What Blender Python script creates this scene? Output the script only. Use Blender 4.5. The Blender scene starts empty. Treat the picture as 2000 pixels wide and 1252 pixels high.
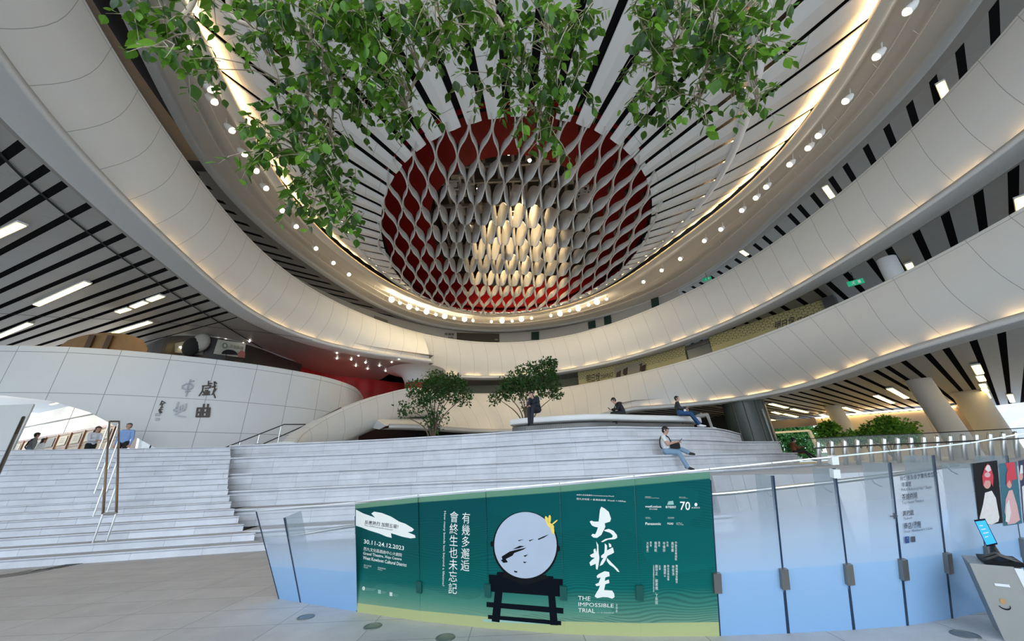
import bpy, math, random
import numpy as np
from mathutils import Vector
R = random.Random(7)
S = bpy.context.scene
PI = math.pi
rad = math.radians
# ---------------------------------------------------------------- camera, sky, exposure
F_PX, PITCH, ROLL, EYE = 700.0, rad(22.8), rad(-2.5), 1.6
cr, sr, ct, st = math.cos(ROLL), math.sin(ROLL), math.cos(PITCH), math.sin(PITCH)
AX_R = Vector((cr, -st * sr, ct * sr)); AX_U = Vector((-sr, -st * cr, ct * cr)); AX_F = Vector((0, ct, st))
cam_d = bpy.data.cameras.new('camera'); cam = bpy.data.objects.new('camera', cam_d); S.collection.objects.link(cam)
cam_d.sensor_width = 36; cam_d.lens = F_PX / 2000 * 36; cam_d.clip_end = 500; cam_d.clip_start = 0.05
from mathutils import Matrix
cam.matrix_world = Matrix(((AX_R.x, AX_U.x, -AX_F.x, 0), (AX_R.y, AX_U.y, -AX_F.y, 0), (AX_R.z, AX_U.z, -AX_F.z, EYE), (0, 0, 0, 1)))
S.camera = cam
W = bpy.data.worlds.new('sky'); S.world = W; W.use_nodes = True
_bg = W.node_tree.nodes['Background']; _bg.inputs[0].default_value = (0.74, 0.87, 1.0, 1); _bg.inputs[1].default_value = 1.0
S.view_settings.view_transform = 'Standard'; S.view_settings.look = 'None'; S.view_settings.exposure = 1.95; S.view_settings.gamma = 1
S.view_settings.use_curve_mapping = False

# ---------------------------------------------------------------- helpers
def ray(px, py):
    return AX_F + AX_R * ((px - 1000) / F_PX) + AX_U * (-(py - 626) / F_PX)
def PZ(px, py, z):            # the point of the level plane z seen at a pixel
    r = ray(px, py); t = (z - EYE) / r.z; return Vector((r.x * t, r.y * t, z))
def PY(px, py, y):            # the point at depth y seen at a pixel
    r = ray(px, py); t = y / r.y; return Vector((r.x * t, y, EYE + r.z * t))
def PD(px, py, d):            # the point at plan distance d seen at a pixel
    r = ray(px, py); t = d / math.hypot(r.x, r.y); return Vector((r.x * t, r.y * t, EYE + r.z * t))
def V(*a): return Vector(a)
def lerp(a, b, t): return a + (b - a) * t

class MB:
    def __init__(s): s.v = []; s.f = []; s.uv = []; s.mi = []
    def add(s, vs, fs, uvs=None, mi=0):
        n = len(s.v); s.v += [tuple(p) for p in vs]; s.uv += (uvs if uvs else [(0, 0)] * len(vs))
        for f in fs: s.f.append(tuple(i + n for i in f)); s.mi.append(mi)
        return s
    def quad(s, a, b, c, d, mi=0, uv=None): return s.add([a, b, c, d], [(0, 1, 2, 3)], uv, mi)
    def poly(s, ps, mi=0): return s.add(ps, [tuple(range(len(ps)))], None, mi)
    def grid(s, rows, uv=None, closed=False, mi=0):
        m = len(rows[0]); vs = [p for r in rows for p in r]; fs = []
        for i in range(len(rows) - 1):
            for j in range(m if closed else m - 1):
                k = (j + 1) % m; fs.append((i * m + j, i * m + k, (i + 1) * m + k, (i + 1) * m + j))
        return s.add(vs, fs, [u for r in uv for u in r] if uv else None, mi)
    def obox(s, o, a, b, c, mi=0):       # corner o, edge vectors a b c
        o, a, b, c = map(Vector, (o, a, b, c))
        vs = [o, o + a, o + a + b, o + b, o + c, o + a + c, o + a + b + c, o + b + c]
        return s.add(vs, [(3, 2, 1, 0), (4, 5, 6, 7), (0, 1, 5, 4), (1, 2, 6, 5), (2, 3, 7, 6), (3, 0, 4, 7)], None, mi)
    def box(s, c, d, rz=0, mi=0):
        cz, sz = math.cos(rz), math.sin(rz); a = V(cz, sz, 0) * d[0]; b = V(-sz, cz, 0) * d[1]; h = V(0, 0, d[2])
        return s.obox(Vector(c) - (a + b + h) / 2, a, b, h, mi)
    def bar(s, p, q, w, h, up=(0, 0, 1), mi=0):
        p, q = Vector(p), Vector(q); d = q - p; x = d.cross(Vector(up))
        if x.length < 1e-6: x = d.cross(V(1, 0, 0))
        x.normalize(); y = x.cross(d).normalized()
        return s.obox(p - x * w / 2 - y * h / 2, d, x * w, y * h, mi)
    def tube(s, pts, r, n=8, cap=True, mi=0):
        pts = [Vector(p) for p in pts]; m = len(pts); rr = r if isinstance(r, (list, tuple)) else [r] * m
        t0 = (pts[1] - pts[0]).normalized(); x = t0.cross(V(0, 0, 1))
        if x.length < 1e-3: x = t0.cross(V(1, 0, 0))
        x.normalize(); rows = []
        for i in range(m):
            t = (pts[min(i + 1, m - 1)] - pts[max(i - 1, 0)])
            if t.length < 1e-9: t = t0
            t = t.normalized(); x = (x - t * x.dot(t)).normalized(); y = t.cross(x)
            rows.append([pts[i] + (x * math.cos(2 * PI * k / n) + y * math.sin(2 * PI * k / n)) * rr[i] for k in range(n)])
        s.grid(rows, None, True, mi)
        if cap: s.poly(rows[0][::-1], mi); s.poly(rows[-1], mi)
        return s
    def lathe(s, prof, c=(0, 0, 0), n=24, mi=0):
        c = Vector(c); s.grid([[c + V(r * math.cos(2 * PI * k / n), r * math.sin(2 * PI * k / n), z) for k in range(n)] for r, z in prof], None, True, mi)
        return s
    def ball(s, c, r, n=10, m=7, mi=0, rot=None):
        c = Vector(c); r = Vector(r) if not isinstance(r, (int, float)) else V(r, r, r); rows = []
        for i in range(m + 1):
            a = PI * i / m - PI / 2
            row = [V(r.x * math.cos(a) * math.cos(2 * PI * k / n), r.y * math.cos(a) * math.sin(2 * PI * k / n), r.z * math.sin(a)) for k in range(n)]
            rows.append([c + (rot @ p if rot else p) for p in row])
        return s.grid(rows, None, True, mi)
    def prism(s, ps, h, mi=0):           # polygon ps (3D points) extruded by vector h
        h = Vector(h); n = len(ps); a = [Vector(p) for p in ps]; b = [p + h for p in a]
        s.add(a + b, [tuple(range(n))[::-1], tuple(range(n, 2 * n))] + [(i, (i + 1) % n, n + (i + 1) % n, n + i) for i in range(n)], None, mi)
        return s
    def build(s, name, mats, parent=None, smooth=False, kind=None, label=None):
        me = bpy.data.meshes.new(name); me.from_pydata(s.v, [], s.f)
        for m in (mats if isinstance(mats, (list, tuple)) else [mats]): me.materials.append(m)
        if any(s.mi): me.polygons.foreach_set('material_index', s.mi)
        if any(u != (0, 0) for u in s.uv):
            lay = me.uv_layers.new(name='UVMap'); li = np.zeros(len(me.loops), dtype=np.int32); me.loops.foreach_get('vertex_index', li)
            lay.data.foreach_set('uv', np.array(s.uv, dtype=np.float32)[li].ravel())
        if smooth: me.polygons.foreach_set('use_smooth', [True] * len(me.polygons))
        me.update(); o = bpy.data.objects.new(name, me); S.collection.objects.link(o)
        if parent: put(o, parent)
        if kind: o['kind'] = kind
        if label: o['label'] = label
        return o
def put(o, parent):                       # parent, keeping the mesh where it was built
    o.parent = parent; o.matrix_parent_inverse = parent.matrix_basis.inverted()
def thing(name, label, cat, loc=(0, 0, 0), group=None):
    o = bpy.data.objects.new(name, None); S.collection.objects.link(o); o.location = loc; o.empty_display_size = 0.2
    return tag(o, label, cat, group)
def tag(o, label, cat, group=None, kind=None):
    if label: o['label'] = label
    if cat: o['category'] = cat
    if group: o['group'] = group
    if kind: o['kind'] = kind
    return o

_mats = {}
def mat(name, col, rough=0.6, metal=0.0, noise=0.0, nscale=8.0, emit=0.0, ecol=None, spec=0.5, coat=0.0):
    if name in _mats: return _mats[name]
    m = bpy.data.materials.new(name); m.use_nodes = True; nt = m.node_tree; b = nt.nodes['Principled BSDF']
    b.inputs['Base Color'].default_value = (*col, 1); b.inputs['Roughness'].default_value = rough; b.inputs['Metallic'].default_value = metal
    b.inputs['Specular IOR Level'].default_value = spec; b.inputs['Coat Weight'].default_value = coat
    if emit: b.inputs['Emission Strength'].default_value = emit; b.inputs['Emission Color'].default_value = (*(ecol or col), 1)
    if noise:
        t = nt.nodes.new('ShaderNodeTexCoord'); n = nt.nodes.new('ShaderNodeTexNoise'); n.inputs['Scale'].default_value = nscale; n.inputs['Detail'].default_value = 5
        nt.links.new(t.outputs['Object'], n.inputs['Vector'])
        mx = nt.nodes.new('ShaderNodeMix'); mx.data_type = 'RGBA'
        mx.inputs['A'].default_value = (*[c * (1 - noise) for c in col], 1); mx.inputs['B'].default_value = (*[min(1, c * (1 + noise)) for c in col], 1)
        nt.links.new(n.outputs['Fac'], mx.inputs['Factor']); nt.links.new(mx.outputs['Result'], b.inputs['Base Color'])
    _mats[name] = m; return m
class NT:                                 # small node-graph helper
    def __init__(s, name, rough=0.6):
        s.m = bpy.data.materials.new(name); s.m.use_nodes = True; s.t = s.m.node_tree; s.b = s.t.nodes['Principled BSDF']; s.b.inputs['Roughness'].default_value = rough
    def n(s, typ, **kw):
        x = s.t.nodes.new('ShaderNode' + typ)
        for k, v in kw.items(): setattr(x, k, v)
        return x
    def l(s, a, b): s.t.links.new(a, b)
    def math(s, op, a, b=None, c=None):
        x = s.n('Math', operation=op)
        for i, q in enumerate((a, b, c)):
            if q is None: continue
            if isinstance(q, (int, float)): x.inputs[i].default_value = q
            else: s.l(q, x.inputs[i])
        return x.outputs[0]
    def mix(s, f, a, b):
        x = s.n('Mix', data_type='RGBA')
        for key, q in (('Factor', f), ('A', a), ('B', b)):
            if isinstance(q, (int, float)): x.inputs[key].default_value = q
            elif isinstance(q, tuple): x.inputs[key].default_value = (*q, 1)
            else: s.l(q, x.inputs[key])
        return x.outputs['Result']
    def noise(s, vec, scale, detail=4, rough=0.5):
        x = s.n('TexNoise'); x.inputs['Scale'].default_value = scale; x.inputs['Detail'].default_value = detail; x.inputs['Roughness'].default_value = rough
        s.l(vec, x.inputs['Vector']); return x.outputs['Fac']
    def coord(s, which='Object'): return s.n('TexCoord').outputs[which]
    def xyz(s, vec):
        x = s.n('SeparateXYZ'); s.l(vec, x.inputs[0]); return x.outputs
    def base(s, c): s.l(c, s.b.inputs['Base Color'])
    def bump(s, h, strength=0.3, dist=0.01):
        x = s.n('Bump'); x.inputs['Strength'].default_value = strength; x.inputs['Distance'].default_value = dist; s.l(h, x.inputs['Height']); s.l(x.outputs[0], s.b.inputs['Normal'])

# panel: smooth cast panels with seams at every pitch metres of u and at the given v values
def panel_mat(name, col, pitch, vs=(), w=0.012, dark=0.55, rough=0.55):
    g = NT(name, rough); c = g.coord(); u = g.xyz(g.coord('UV')); n = g.noise(c, 1.2, 3); n2 = g.noise(c, 60, 2)
    base = g.mix(g.math('MULTIPLY_ADD', n2, 0.4, g.math('MULTIPLY', n, 0.6)), tuple(x * 0.93 for x in col), tuple(min(1, x * 1.05) for x in col))
    f = g.math('LESS_THAN', g.math('ABSOLUTE', g.math('SUBTRACT', g.math('FRACT', g.math('DIVIDE', u[0], pitch)), 0.5)), w / pitch)
    for v in vs: f = g.math('MAXIMUM', f, g.math('LESS_THAN', g.math('ABSOLUTE', g.math('SUBTRACT', u[1], v)), w))
    g.base(g.mix(f, base, tuple(x * dark for x in col))); return g.m
# stone: granite blocks laid in rows on the UV (u along, v up), with thin joints
def stone_mat(name, col, bw, bh, rough=0.7, joint=0.006, offs=0.37, uv=True, var=0.10, speck=0.2):
    g = NT(name, rough); c = g.coord(); q = g.coord('UV') if uv else c
    b = g.n('TexBrick'); b.offset = offs; b.offset_frequency = 1; b.inputs['Scale'].default_value = 1; b.inputs['Mortar Size'].default_value = joint
    b.inputs['Brick Width'].default_value = bw; b.inputs['Row Height'].default_value = bh; b.inputs['Bias'].default_value = 0
    lo, hi = tuple(x * (1 - var) for x in col), tuple(min(1, x * (1 + var)) for x in col)
    b.inputs['Color1'].default_value = (*lo, 1); b.inputs['Color2'].default_value = (*hi, 1); b.inputs['Mortar'].default_value = (*[x * 0.5 for x in col], 1)
    g.l(q, b.inputs['Vector'])
    n1 = g.noise(c, 1.7, 6, 0.65); n2 = g.noise(c, 90, 3); v = g.math('MULTIPLY_ADD', n2, speck, g.math('MULTIPLY_ADD', n1, 0.5, 0.75 - speck / 2 ))
    mm = g.n('Mix', data_type='RGBA', blend_type='MULTIPLY'); mm.inputs['Factor'].default_value = 1; g.l(b.outputs['Color'], mm.inputs['A'])
    cc = g.n('CombineColor'); [g.l(v, cc.inputs[i]) for i in range(3)]; g.l(cc.outputs[0], mm.inputs['B'])
    g.base(mm.outputs['Result']); g.bump(n2, 0.15, 0.003); return g.m
# slatted soffit: pale planks with dark slots running at angle deg in plan
def soffit_mat(name, deg, pitch, slot, col, cross=2.4, lim=None):
    g = NT(name, 0.45); c = g.coord(); x = g.xyz(c); a = rad(deg)
    s = g.math('ADD', g.math('MULTIPLY', x[0], -math.sin(a)), g.math('MULTIPLY', x[1], math.cos(a)))
    t = g.math('ADD', g.math('MULTIPLY', x[0], math.cos(a)), g.math('MULTIPLY', x[1], math.sin(a)))
    k = g.math('FLOOR', g.math('DIVIDE', s, pitch)); fr = g.math('FRACT', g.math('DIVIDE', s, pitch))
    wn = g.n('TexWhiteNoise', noise_dimensions='1D'); g.l(k, wn.inputs['W'])
    f = g.math('LESS_THAN', g.math('ABSOLUTE', g.math('SUBTRACT', fr, g.math('MULTIPLY_ADD', wn.outputs['Value'], 0.3, 0.35))), slot / pitch / 2)
    if lim is not None: f = g.math('MULTIPLY', f, g.math('LESS_THAN', s, lim))
    j = g.math('LESS_THAN', g.math('FRACT', g.math('ADD', g.math('DIVIDE', t, cross), wn.outputs['Value'])), 0.006)
    n = g.noise(c, 0.8, 3)
    base = g.mix(j, g.mix(n, tuple(v * 0.92 for v in col), tuple(v * 1.06 for v in col)), tuple(v * 0.6 for v in col))
    g.base(g.mix(f, base, (0.012, 0.012, 0.013))); g.l(g.math('MULTIPLY_ADD', f, 0.5, 0.45), g.b.inputs['Roughness']); g.l(g.math('MULTIPLY_ADD', f, -0.5, 0.5), g.b.inputs['Specular IOR Level']); return g.m

# smooth closed plan curves: radius as a short Fourier series about a centre, through measured points
CEN = (1.3, 16.0)
def fourier(pts, n=5, cen=CEN, a=15.2, b=20.0, cc=(1.3, 15.0), wprior=0.12, lam=0.02):
    ph, rr, ww = [], [], []
    for p in pts:
        dx, dy = p[0] - cen[0], p[1] - cen[1]; ph.append(math.atan2(dy, dx)); rr.append(math.hypot(dx, dy)); ww.append(1.0)
    for k in range(48):                    # a faint oval prior where nothing was measured
        t = 2 * PI * k / 48; dx, dy = cc[0] + a * math.cos(t) - cen[0], cc[1] + b * math.sin(t) - cen[1]
        ph.append(math.atan2(dy, dx)); rr.append(math.hypot(dx, dy)); ww.append(wprior)
    A = np.array([[1.0] + [g(k * p) for k in range(1, n + 1) for g in (math.cos, math.sin)] for p in ph]); w = np.array(ww)
    reg = np.diag([0.0] + [lam * k * k for k in range(1, n + 1) for _ in (0, 1)])
    co = np.linalg.solve((A * w[:, None]).T @ (A * w[:, None]) + reg, (A * w[:, None]).T @ (np.array(rr) * w))
    def f(phi, dr=0.0, z=0.0):
        r = co[0] + sum(co[2 * k - 1] * math.cos(k * phi) + co[2 * k] * math.sin(k * phi) for k in range(1, n + 1)) + dr
        return Vector((cen[0] + r * math.cos(phi), cen[1] + r * math.sin(phi), z))
    return f
def repar(f, cen, n=1440):                 # the same closed curve, read by its angle about another centre
    ps = [f(2 * PI * k / n) for k in range(n)]; tb = sorted((math.atan2(p.y - cen[1], p.x - cen[0]), math.hypot(p.x - cen[0], p.y - cen[1])) for p in ps)
    an, rr = np.array([t[0] for t in tb]), np.array([t[1] for t in tb])
    def g(phi, dr=0.0, z=0.0):
        a = (phi + PI) % (2 * PI) - PI; r = float(np.interp(a, an, rr, period=2 * PI)) + dr
        return Vector((cen[0] + r * math.cos(phi), cen[1] + r * math.sin(phi), z))
    return g
def at_z(px, z): return [PZ(x, y, z) for x, y in px]
def phi_of(p, cen=CEN): return math.atan2(p[1] - cen[1], p[0] - cen[0])
def spline(pts, n=12):                     # Catmull-Rom through 3D points
    p = [Vector(q) for q in pts]; p = [p[0] * 2 - p[1]] + p + [p[-1] * 2 - p[-2]]; out = []
    for i in range(1, len(p) - 2):
        for k in range(n):
            t = k / n; a, b, c, d = p[i - 1:i + 3]
            out.append(0.5 * ((2 * b) + (c - a) * t + (2 * a - 5 * b + 4 * c - d) * t * t + (3 * b - a - 3 * c + d) * t ** 3))
    out.append(p[-2]); return out
def resample(pts, step):
    out = [pts[0]]; acc = 0
    for a, b in zip(pts, pts[1:]):
        L = (b - a).length
        while acc + L >= step:
            t = (step - acc) / L; a = a.lerp(b, t); L = (b - a).length; out.append(a.copy()); acc = 0
        acc += L
    out.append(pts[-1]); return out

# text as flat mesh; the default font holds the Chinese characters too
def text_mesh(body, bold=False, lead=1.0):
    cu = bpy.data.curves.new('t', 'FONT'); cu.body = body; cu.size = 1; cu.space_line = lead; cu.resolution_u = 2
    if bold: cu.offset = 0.012
    o = bpy.data.objects.new('t', cu); S.collection.objects.link(o)
    me = bpy.data.meshes.new_from_object(o.evaluated_get(bpy.context.evaluated_depsgraph_get()))
    vs = [(v.co.x, v.co.y) for v in me.vertices]; fs = [tuple(p.vertices) for p in me.polygons]
    bpy.data.objects.remove(o); bpy.data.curves.remove(cu); bpy.data.meshes.remove(me); return vs, fs
class Surf:                                # facets one can cast a pixel's ray on
    def __init__(s, quads): s.q = [tuple(Vector(p) for p in q) for q in quads]
    def hit(s, px, py):
        r = ray(px, py); o = V(0, 0, EYE); best = None
        for i, (a, b, c, d) in enumerate(s.q):     # a b bottom, c d top
            n = ((b - a).cross(d - a)).normalized(); den = r.dot(n)
            if abs(den) < 1e-9: continue
            t = (a - o).dot(n) / den; p = o + r * t; e = b - a; u = (p - a).dot(e) / e.length_squared
            lo = -1e-4 if i else -9; hi = 1 + 1e-4 if i < len(s.q) - 1 else 9
            over = max(lo - u, u - hi, 0)
            if t > 0 and (best is None or over < best[0]): best = (over, p, n if n.dot(r) < 0 else -n)
        return best[1], best[2]
    def P(s, px, py, off=0.0):
        p, n = s.hit(px, py); return p + n * off
def decal_text(surf, body, quad, name, m, parent, off=0.004, bold=False, lead=1.0, thick=0.0):
    vs, fs = text_mesh(body, bold, lead); x0 = min(v[0] for v in vs); x1 = max(v[0] for v in vs); y0 = min(v[1] for v in vs); y1 = max(v[1] for v in vs)
    (ax, ay), (bx, by), (cx, cy), (dx, dy) = quad        # TL TR BR BL in photo pixels
    out = []
    for x, y in vs:
        u = (x - x0) / (x1 - x0 or 1); w = (y1 - y) / (y1 - y0 or 1)
        out.append(surf.P(lerp(lerp(ax, bx, u), lerp(dx, cx, u), w), lerp(lerp(ay, by, u), lerp(dy, cy, u), w), off))
    return MB().add(out, fs).build(name, m, parent)
def decal_poly(surf, px, name, m, parent, off=0.003, mb=None, mi=0):
    b = mb or MB(); b.poly([surf.P(x, y, off) for x, y in px], mi)
    return b if mb else b.build(name, m, parent)
def ell(cx, cy, rx, ry, n=40, rot=0.0, a0=0, a1=2 * PI):
    o = []
    for k in range(n):
        a = a0 + (a1 - a0) * k / n; x, y = rx * math.cos(a), ry * math.sin(a); o.append((cx + x * math.cos(rot) - y * math.sin(rot), cy + x * math.sin(rot) + y * math.cos(rot)))
    return o
# ---------------------------------------------------------------- materials of the building
WHITE = (0.66, 0.655, 0.63)
M_BAND = panel_mat('cast_panel', WHITE, 1.35, (0.12,), 0.011, 0.5)
M_DRUM = panel_mat('wall_panel', (0.66, 0.67, 0.67), 1.9, (1.21, 3.14, 4.8), 0.014, 0.42)
M_LIP = mat('lip_white', (0.58, 0.58, 0.57), 0.55, noise=0.04)
M_FASCIA = mat('fascia_beige', (0.68, 0.62, 0.53), 0.55, noise=0.05, nscale=1.5)
M_DISH = panel_mat('dish_panel', (0.74, 0.73, 0.70), 3.1, (), 0.012, 0.55)
M_BLACK = mat('void_black', (0.006, 0.006, 0.007), 0.9)
M_RED = mat('drum_red', (0.20, 0.003, 0.004), 0.7, spec=0.15, noise=0.12, nscale=3)
M_FIN = mat('fin_grey', (0.66, 0.64, 0.60), 0.5, noise=0.05)
M_STEEL = mat('steel', (0.62, 0.62, 0.60), 0.28, 1.0)
M_DSTEEL = mat('dark_steel', (0.10, 0.095, 0.09), 0.4, 0.8)
M_LAMPW = mat('warm_lamp', (1, 0.72, 0.36), emit=4.2, ecol=(1.0, 0.64, 0.28))
M_TUBE = mat('warm_tube', (1, 0.86, 0.5), emit=2.6, ecol=(1.0, 0.72, 0.22))
M_COOL = mat('spot_lens_bright', (1, 0.97, 0.9), emit=13, ecol=(1.0, 0.83, 0.55))
M_LENS = mat('spot_lens', (1, 0.9, 0.7), emit=1.8, ecol=(1.0, 0.84, 0.55))
M_LAMPH = mat('spot_white', (0.7, 0.69, 0.66), 0.4)
M_SOFF_L = soffit_mat('slatted_soffit_west', -21, 0.66, 0.20, (0.32, 0.305, 0.28), lim=11.6)
M_SOFF_R = soffit_mat('slatted_soffit_east', 38, 0.86, 0.25, (0.29, 0.27, 0.245))
M_SOFF_B = soffit_mat('slatted_soffit_low', 38, 0.64, 0.20, (0.33, 0.315, 0.29))
M_PLAIN = mat('plain_soffit', (0.27, 0.245, 0.215), 0.5, noise=0.05, nscale=1)
M_STEP = stone_mat('granite_step', (0.63, 0.635, 0.67), 1.55, 0.19, 0.75, 0.004, 0.37, True, 0.07, 0.16)
M_STEPTOP = stone_mat('granite_tread', (0.52, 0.525, 0.55), 1.55, 0.6, 0.75, 0.004, 0.37, False, 0.05, 0.16)
M_FLOOR = stone_mat('granite_paving', (0.53, 0.505, 0.49), 1.2, 0.6, 0.6, 0.005, 0.5, False, 0.05, 0.3)

# ---------------------------------------------------------------- the rings of the atrium, measured on the photograph
RED = fourier([p for p in at_z([(987,228),(815,302),(762,357),(743,422),(1131,239),(1173,262),(1230,295),(1254,327),(1265,365),(1267,422),(741,435),(755,498),(790,548),(826,579),(896,604),(966,611),(1036,606),(1107,586),(1177,555),(1230,512),(1261,463)], 13.6)], 3, (0.4, 18.0), 7.5, 9, (0.4, 18), 0.01)
COVE = fourier(at_z([(386,88),(422,151),(506,309),(590,432),(650,481),(755,558),(896,611),(984,621),(1089,607),(1177,575),(1347,465),(1476,358),(1609,218),(1735,0)], 14.2), 4, (0.8, 13.0), 12.2, 17, (0.9, 12.0), 0.1)
COVE_R = repar(COVE, (0.4, 18.0)); COVE = repar(COVE, CEN)
ATOP = fourier(at_z([(2000,18),(1950,74),(1862,169),(1788,242),(1672,351),(1556,439),(1613,400),(1300,593),(1347,567),(1177,635),(1001,670),(896,663),(755,628),(650,586),(697,614),(527,495),(429,400),(457,436),(306,235),(246,141),(183,0)], 13.7), 5)
ABOT = fourier(at_z([(1999,274),(1827,397),(1708,470),(1581,551),(1405,639),(1300,678),(1347,662),(1089,727),(973,739),(903,737)], 10.2), 4)
ABOTL = fourier(at_z([(843,706),(750,693),(650,681),(597,660),(457,586),(351,491),(239,400),(169,337),(105,260),(35,151),(0,77)], 10.2), 5)
BTOP = fourier(at_z([(1999,407),(1933,442),(1824,502),(1616,600),(1476,660),(1300,713),(1347,702),(1100,757),(1000,766),(896,769)], 8.5), 5)
BBOT = fourier(at_z([(1999,625),(1792,688),(1616,737),(1405,787),(1353,797)], 5.3) + at_z([(1240, 822), (1100, 837), (960, 842), (860, 839), (760, 835)], 4.35), 5)
CRING = fourier(at_z([(1894,0),(1750,207),(1665,285),(1546,386),(1347,556),(1142,625),(1001,648),(896,642),(755,607),(560,480),(457,390),(400,300),(323,186),(246,0)], 16.0), 5)
PH_END = phi_of(PZ(845, 705, 10.2))
def arc(a, b, n): return [lerp(a, b, k / n) for k in range(n + 1)]
def band(name, top, bot, zt, zb, a, b, n, bulge=0.35, lip=0.30, liph=0.24, slant=0.5, cap=0.55, mats=None):
    """balcony front: a lip with an upstand, a set-back bulging face and a capped top"""
    mb = MB(); ph = arc(a, b, n); u = [0.0]
    for p, q in zip(ph, ph[1:]): u.append(u[-1] + (top(q, 0) - top(p, 0)).length)
    zb_ = zb if callable(zb) else (lambda p: zb); zt_ = zt if callable(zt) else (lambda p: zt)
    T = 9; rows, uvs = [], []
    for i in range(T + 1):
        t = i / T; row, uv = [], []
        for p, uu in zip(ph, u):
            zl = zb_(p) + liph * 0.6; q = bot(p, lip).lerp(top(p, 0), t); q.z = lerp(zl, zt_(p), t)
            c = V(CEN[0], CEN[1], 0) - q; c.z = 0; q = q + c.normalized() * bulge * math.sin(PI * t) * (1 - 0.35 * t)
            row.append(q); uv.append((uu + slant * (1 - t) + 0.15 * math.sin(PI * t), (zt_(p) - zl) * (1 - t) + 0.001))
        rows.append(row); uvs.append(uv)
    mb.grid(rows[::-1], uvs[::-1])
    r2 = [[top(p, d, zt_(p) + z) for p in ph] for d, z in ((0, 0), (0.03, 0.03), (cap, 0.03), (cap, -0.9))]; mb.grid(r2, None, False, 1)
    r3 = [[bot(p, d, zb_(p) + z) for p in ph] for d, z in ((lip + 0.05, liph * 0.6), (0.05, liph * 0.6), (0.0, liph), (0, 0.03), (0.03, 0), (1.0, 0))]; mb.grid(r3, None, False, 1)
    for e in (0, -1):                          # closed ends
        mb.poly([rows[i][e] for i in range(T + 1)] + [r2[2][e], r2[3][e], r3[-1][e]], 1)
    o = mb.build(name, mats or [M_BAND, M_LIP], None, True, 'structure')
    return o
def lamp_strip(name, f, z, a, b, dr, n, w, on, parent, m=M_LAMPW):
    """dashes of warm light lying behind the lip"""
    mb = MB()
    for k, p in enumerate(arc(a, b, n)[:-1]):
        if not on(k): continue
        q = p + (b - a) / n * 0.86
        zf = z if callable(z) else (lambda x: z)
        mb.grid([[f(x, dr, zf(x)) for x in (p, (p + q) / 2, q)], [f(x, dr + w, zf(x) + 0.01) for x in (p, (p + q) / 2, q)]])
    return mb.build(name, m, parent)

wa = band('wall_upper_balcony', ATOP, ABOT, 13.7, 10.2, -0.9, PH_END + 0.1, 110)
lamp_strip('cove_light', ABOT, 10.37, -0.6, PH_END, 0.14, 66, 0.05, lambda k: k % 3, wa)
wl = band('wall_upper_balcony_west', ATOP, ABOTL, 13.7, 10.2, PH_END, rad(238), 80, lip=0.34, slant=-0.9)
lamp_strip('cove_light', ABOTL, 10.37, PH_END + 0.02, rad(205), 0.16, 44, 0.05, lambda k: k % 4, wl)
PH_B = phi_of(V(-14.9, 27.8, 0))
zbB = lambda p: 5.3 - 0.95 * min(1, max(0, (p - 0.95) / 0.5))
PH_R = phi_of(PZ(865, 764, 8.4))
wb = band('wall_lower_balcony', BTOP, BBOT, lambda p: 8.5 - 2.2 * min(1, max(0, (p - PH_R) / 0.12)), zbB, -0.9, PH_B, 110, bulge=0.45, slant=0.9)
lamp_strip('cove_light', BBOT, lambda p: zbB(p) + 0.17, -0.6, PH_B - 0.05, 0.14, 66, 0.05, lambda k: k % 3, wb)

# slatted soffits and floors of the levels behind the rings
def soffit(name, f, zf, a, b, n, r0, r1, ms, m_edge=M_PLAIN, border=0.9):
    mb = MB(); ph = arc(a, b, n); zf_ = zf if callable(zf) else (lambda p: zf)
    mb.grid([[f(p, r0, zf_(p) + 0.02) for p in ph], [f(p, r0 + border, zf_(p) + 0.02) for p in ph]], None, False, 1)
    ds = [r0 + border + (r1 - r0 - border) * k / 6 for k in range(7)]
    mb.grid([[f(p, d, zf_(p) + 0.035) for p in ph] for d in ds])
    mb.grid([[f(p, r0, zf_(p) + 0.7) for p in ph], [f(p, r1, zf_(p) + 0.7) for p in ph]], None, False, 1)
    return mb.build(name, [ms, m_edge], None, False, 'structure')
soffit('ceiling_east_upper', ABOT, 10.2, -0.9, 1.25, 40, 0.25, 26, M_SOFF_R)
sl = soffit('ceiling_west', ABOTL, 10.2, PH_END - 0.02, rad(232), 60, 0.25, 48, M_SOFF_L)
soffit('ceiling_east_lower', BBOT, lambda p: zbB(p) , -0.9, 1.05, 40, 0.25, 30, M_SOFF_B, border=0.5)
soffit('ceiling_east_top', CRING, 16.0, -0.9, 3.3, 80, 0.2, 14, M_SOFF_R, border=0.6)
soffit('ceiling_north_upper', ABOT, 10.2, 1.25, PH_END + 0.1, 30, 0.25, 8, M_PLAIN)
# long dark joint that follows the ring across the west soffit
mb = MB(); jp = spline(at_z([(-60, 200), (0, 300), (105, 400), (240, 505), (380, 600), (513, 681)], 10.19), 8)
mb.grid([[p + V(-0.05, 0, 0) for p in jp], [p + V(0.05, 0, 0) for p in jp]]); mb.build('joint', M_BLACK, sl)
mb = MB(); jp = spline(at_z([(0, 612), (120, 620), (290, 628), (520, 650), (610, 664)], 10.19), 8)
mb.grid([[p + V(0, -0.03, 0) for p in jp], [p + V(0, 0.03, 0) for p in jp]]); mb.build('joint', M_BLACK, sl)

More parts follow.
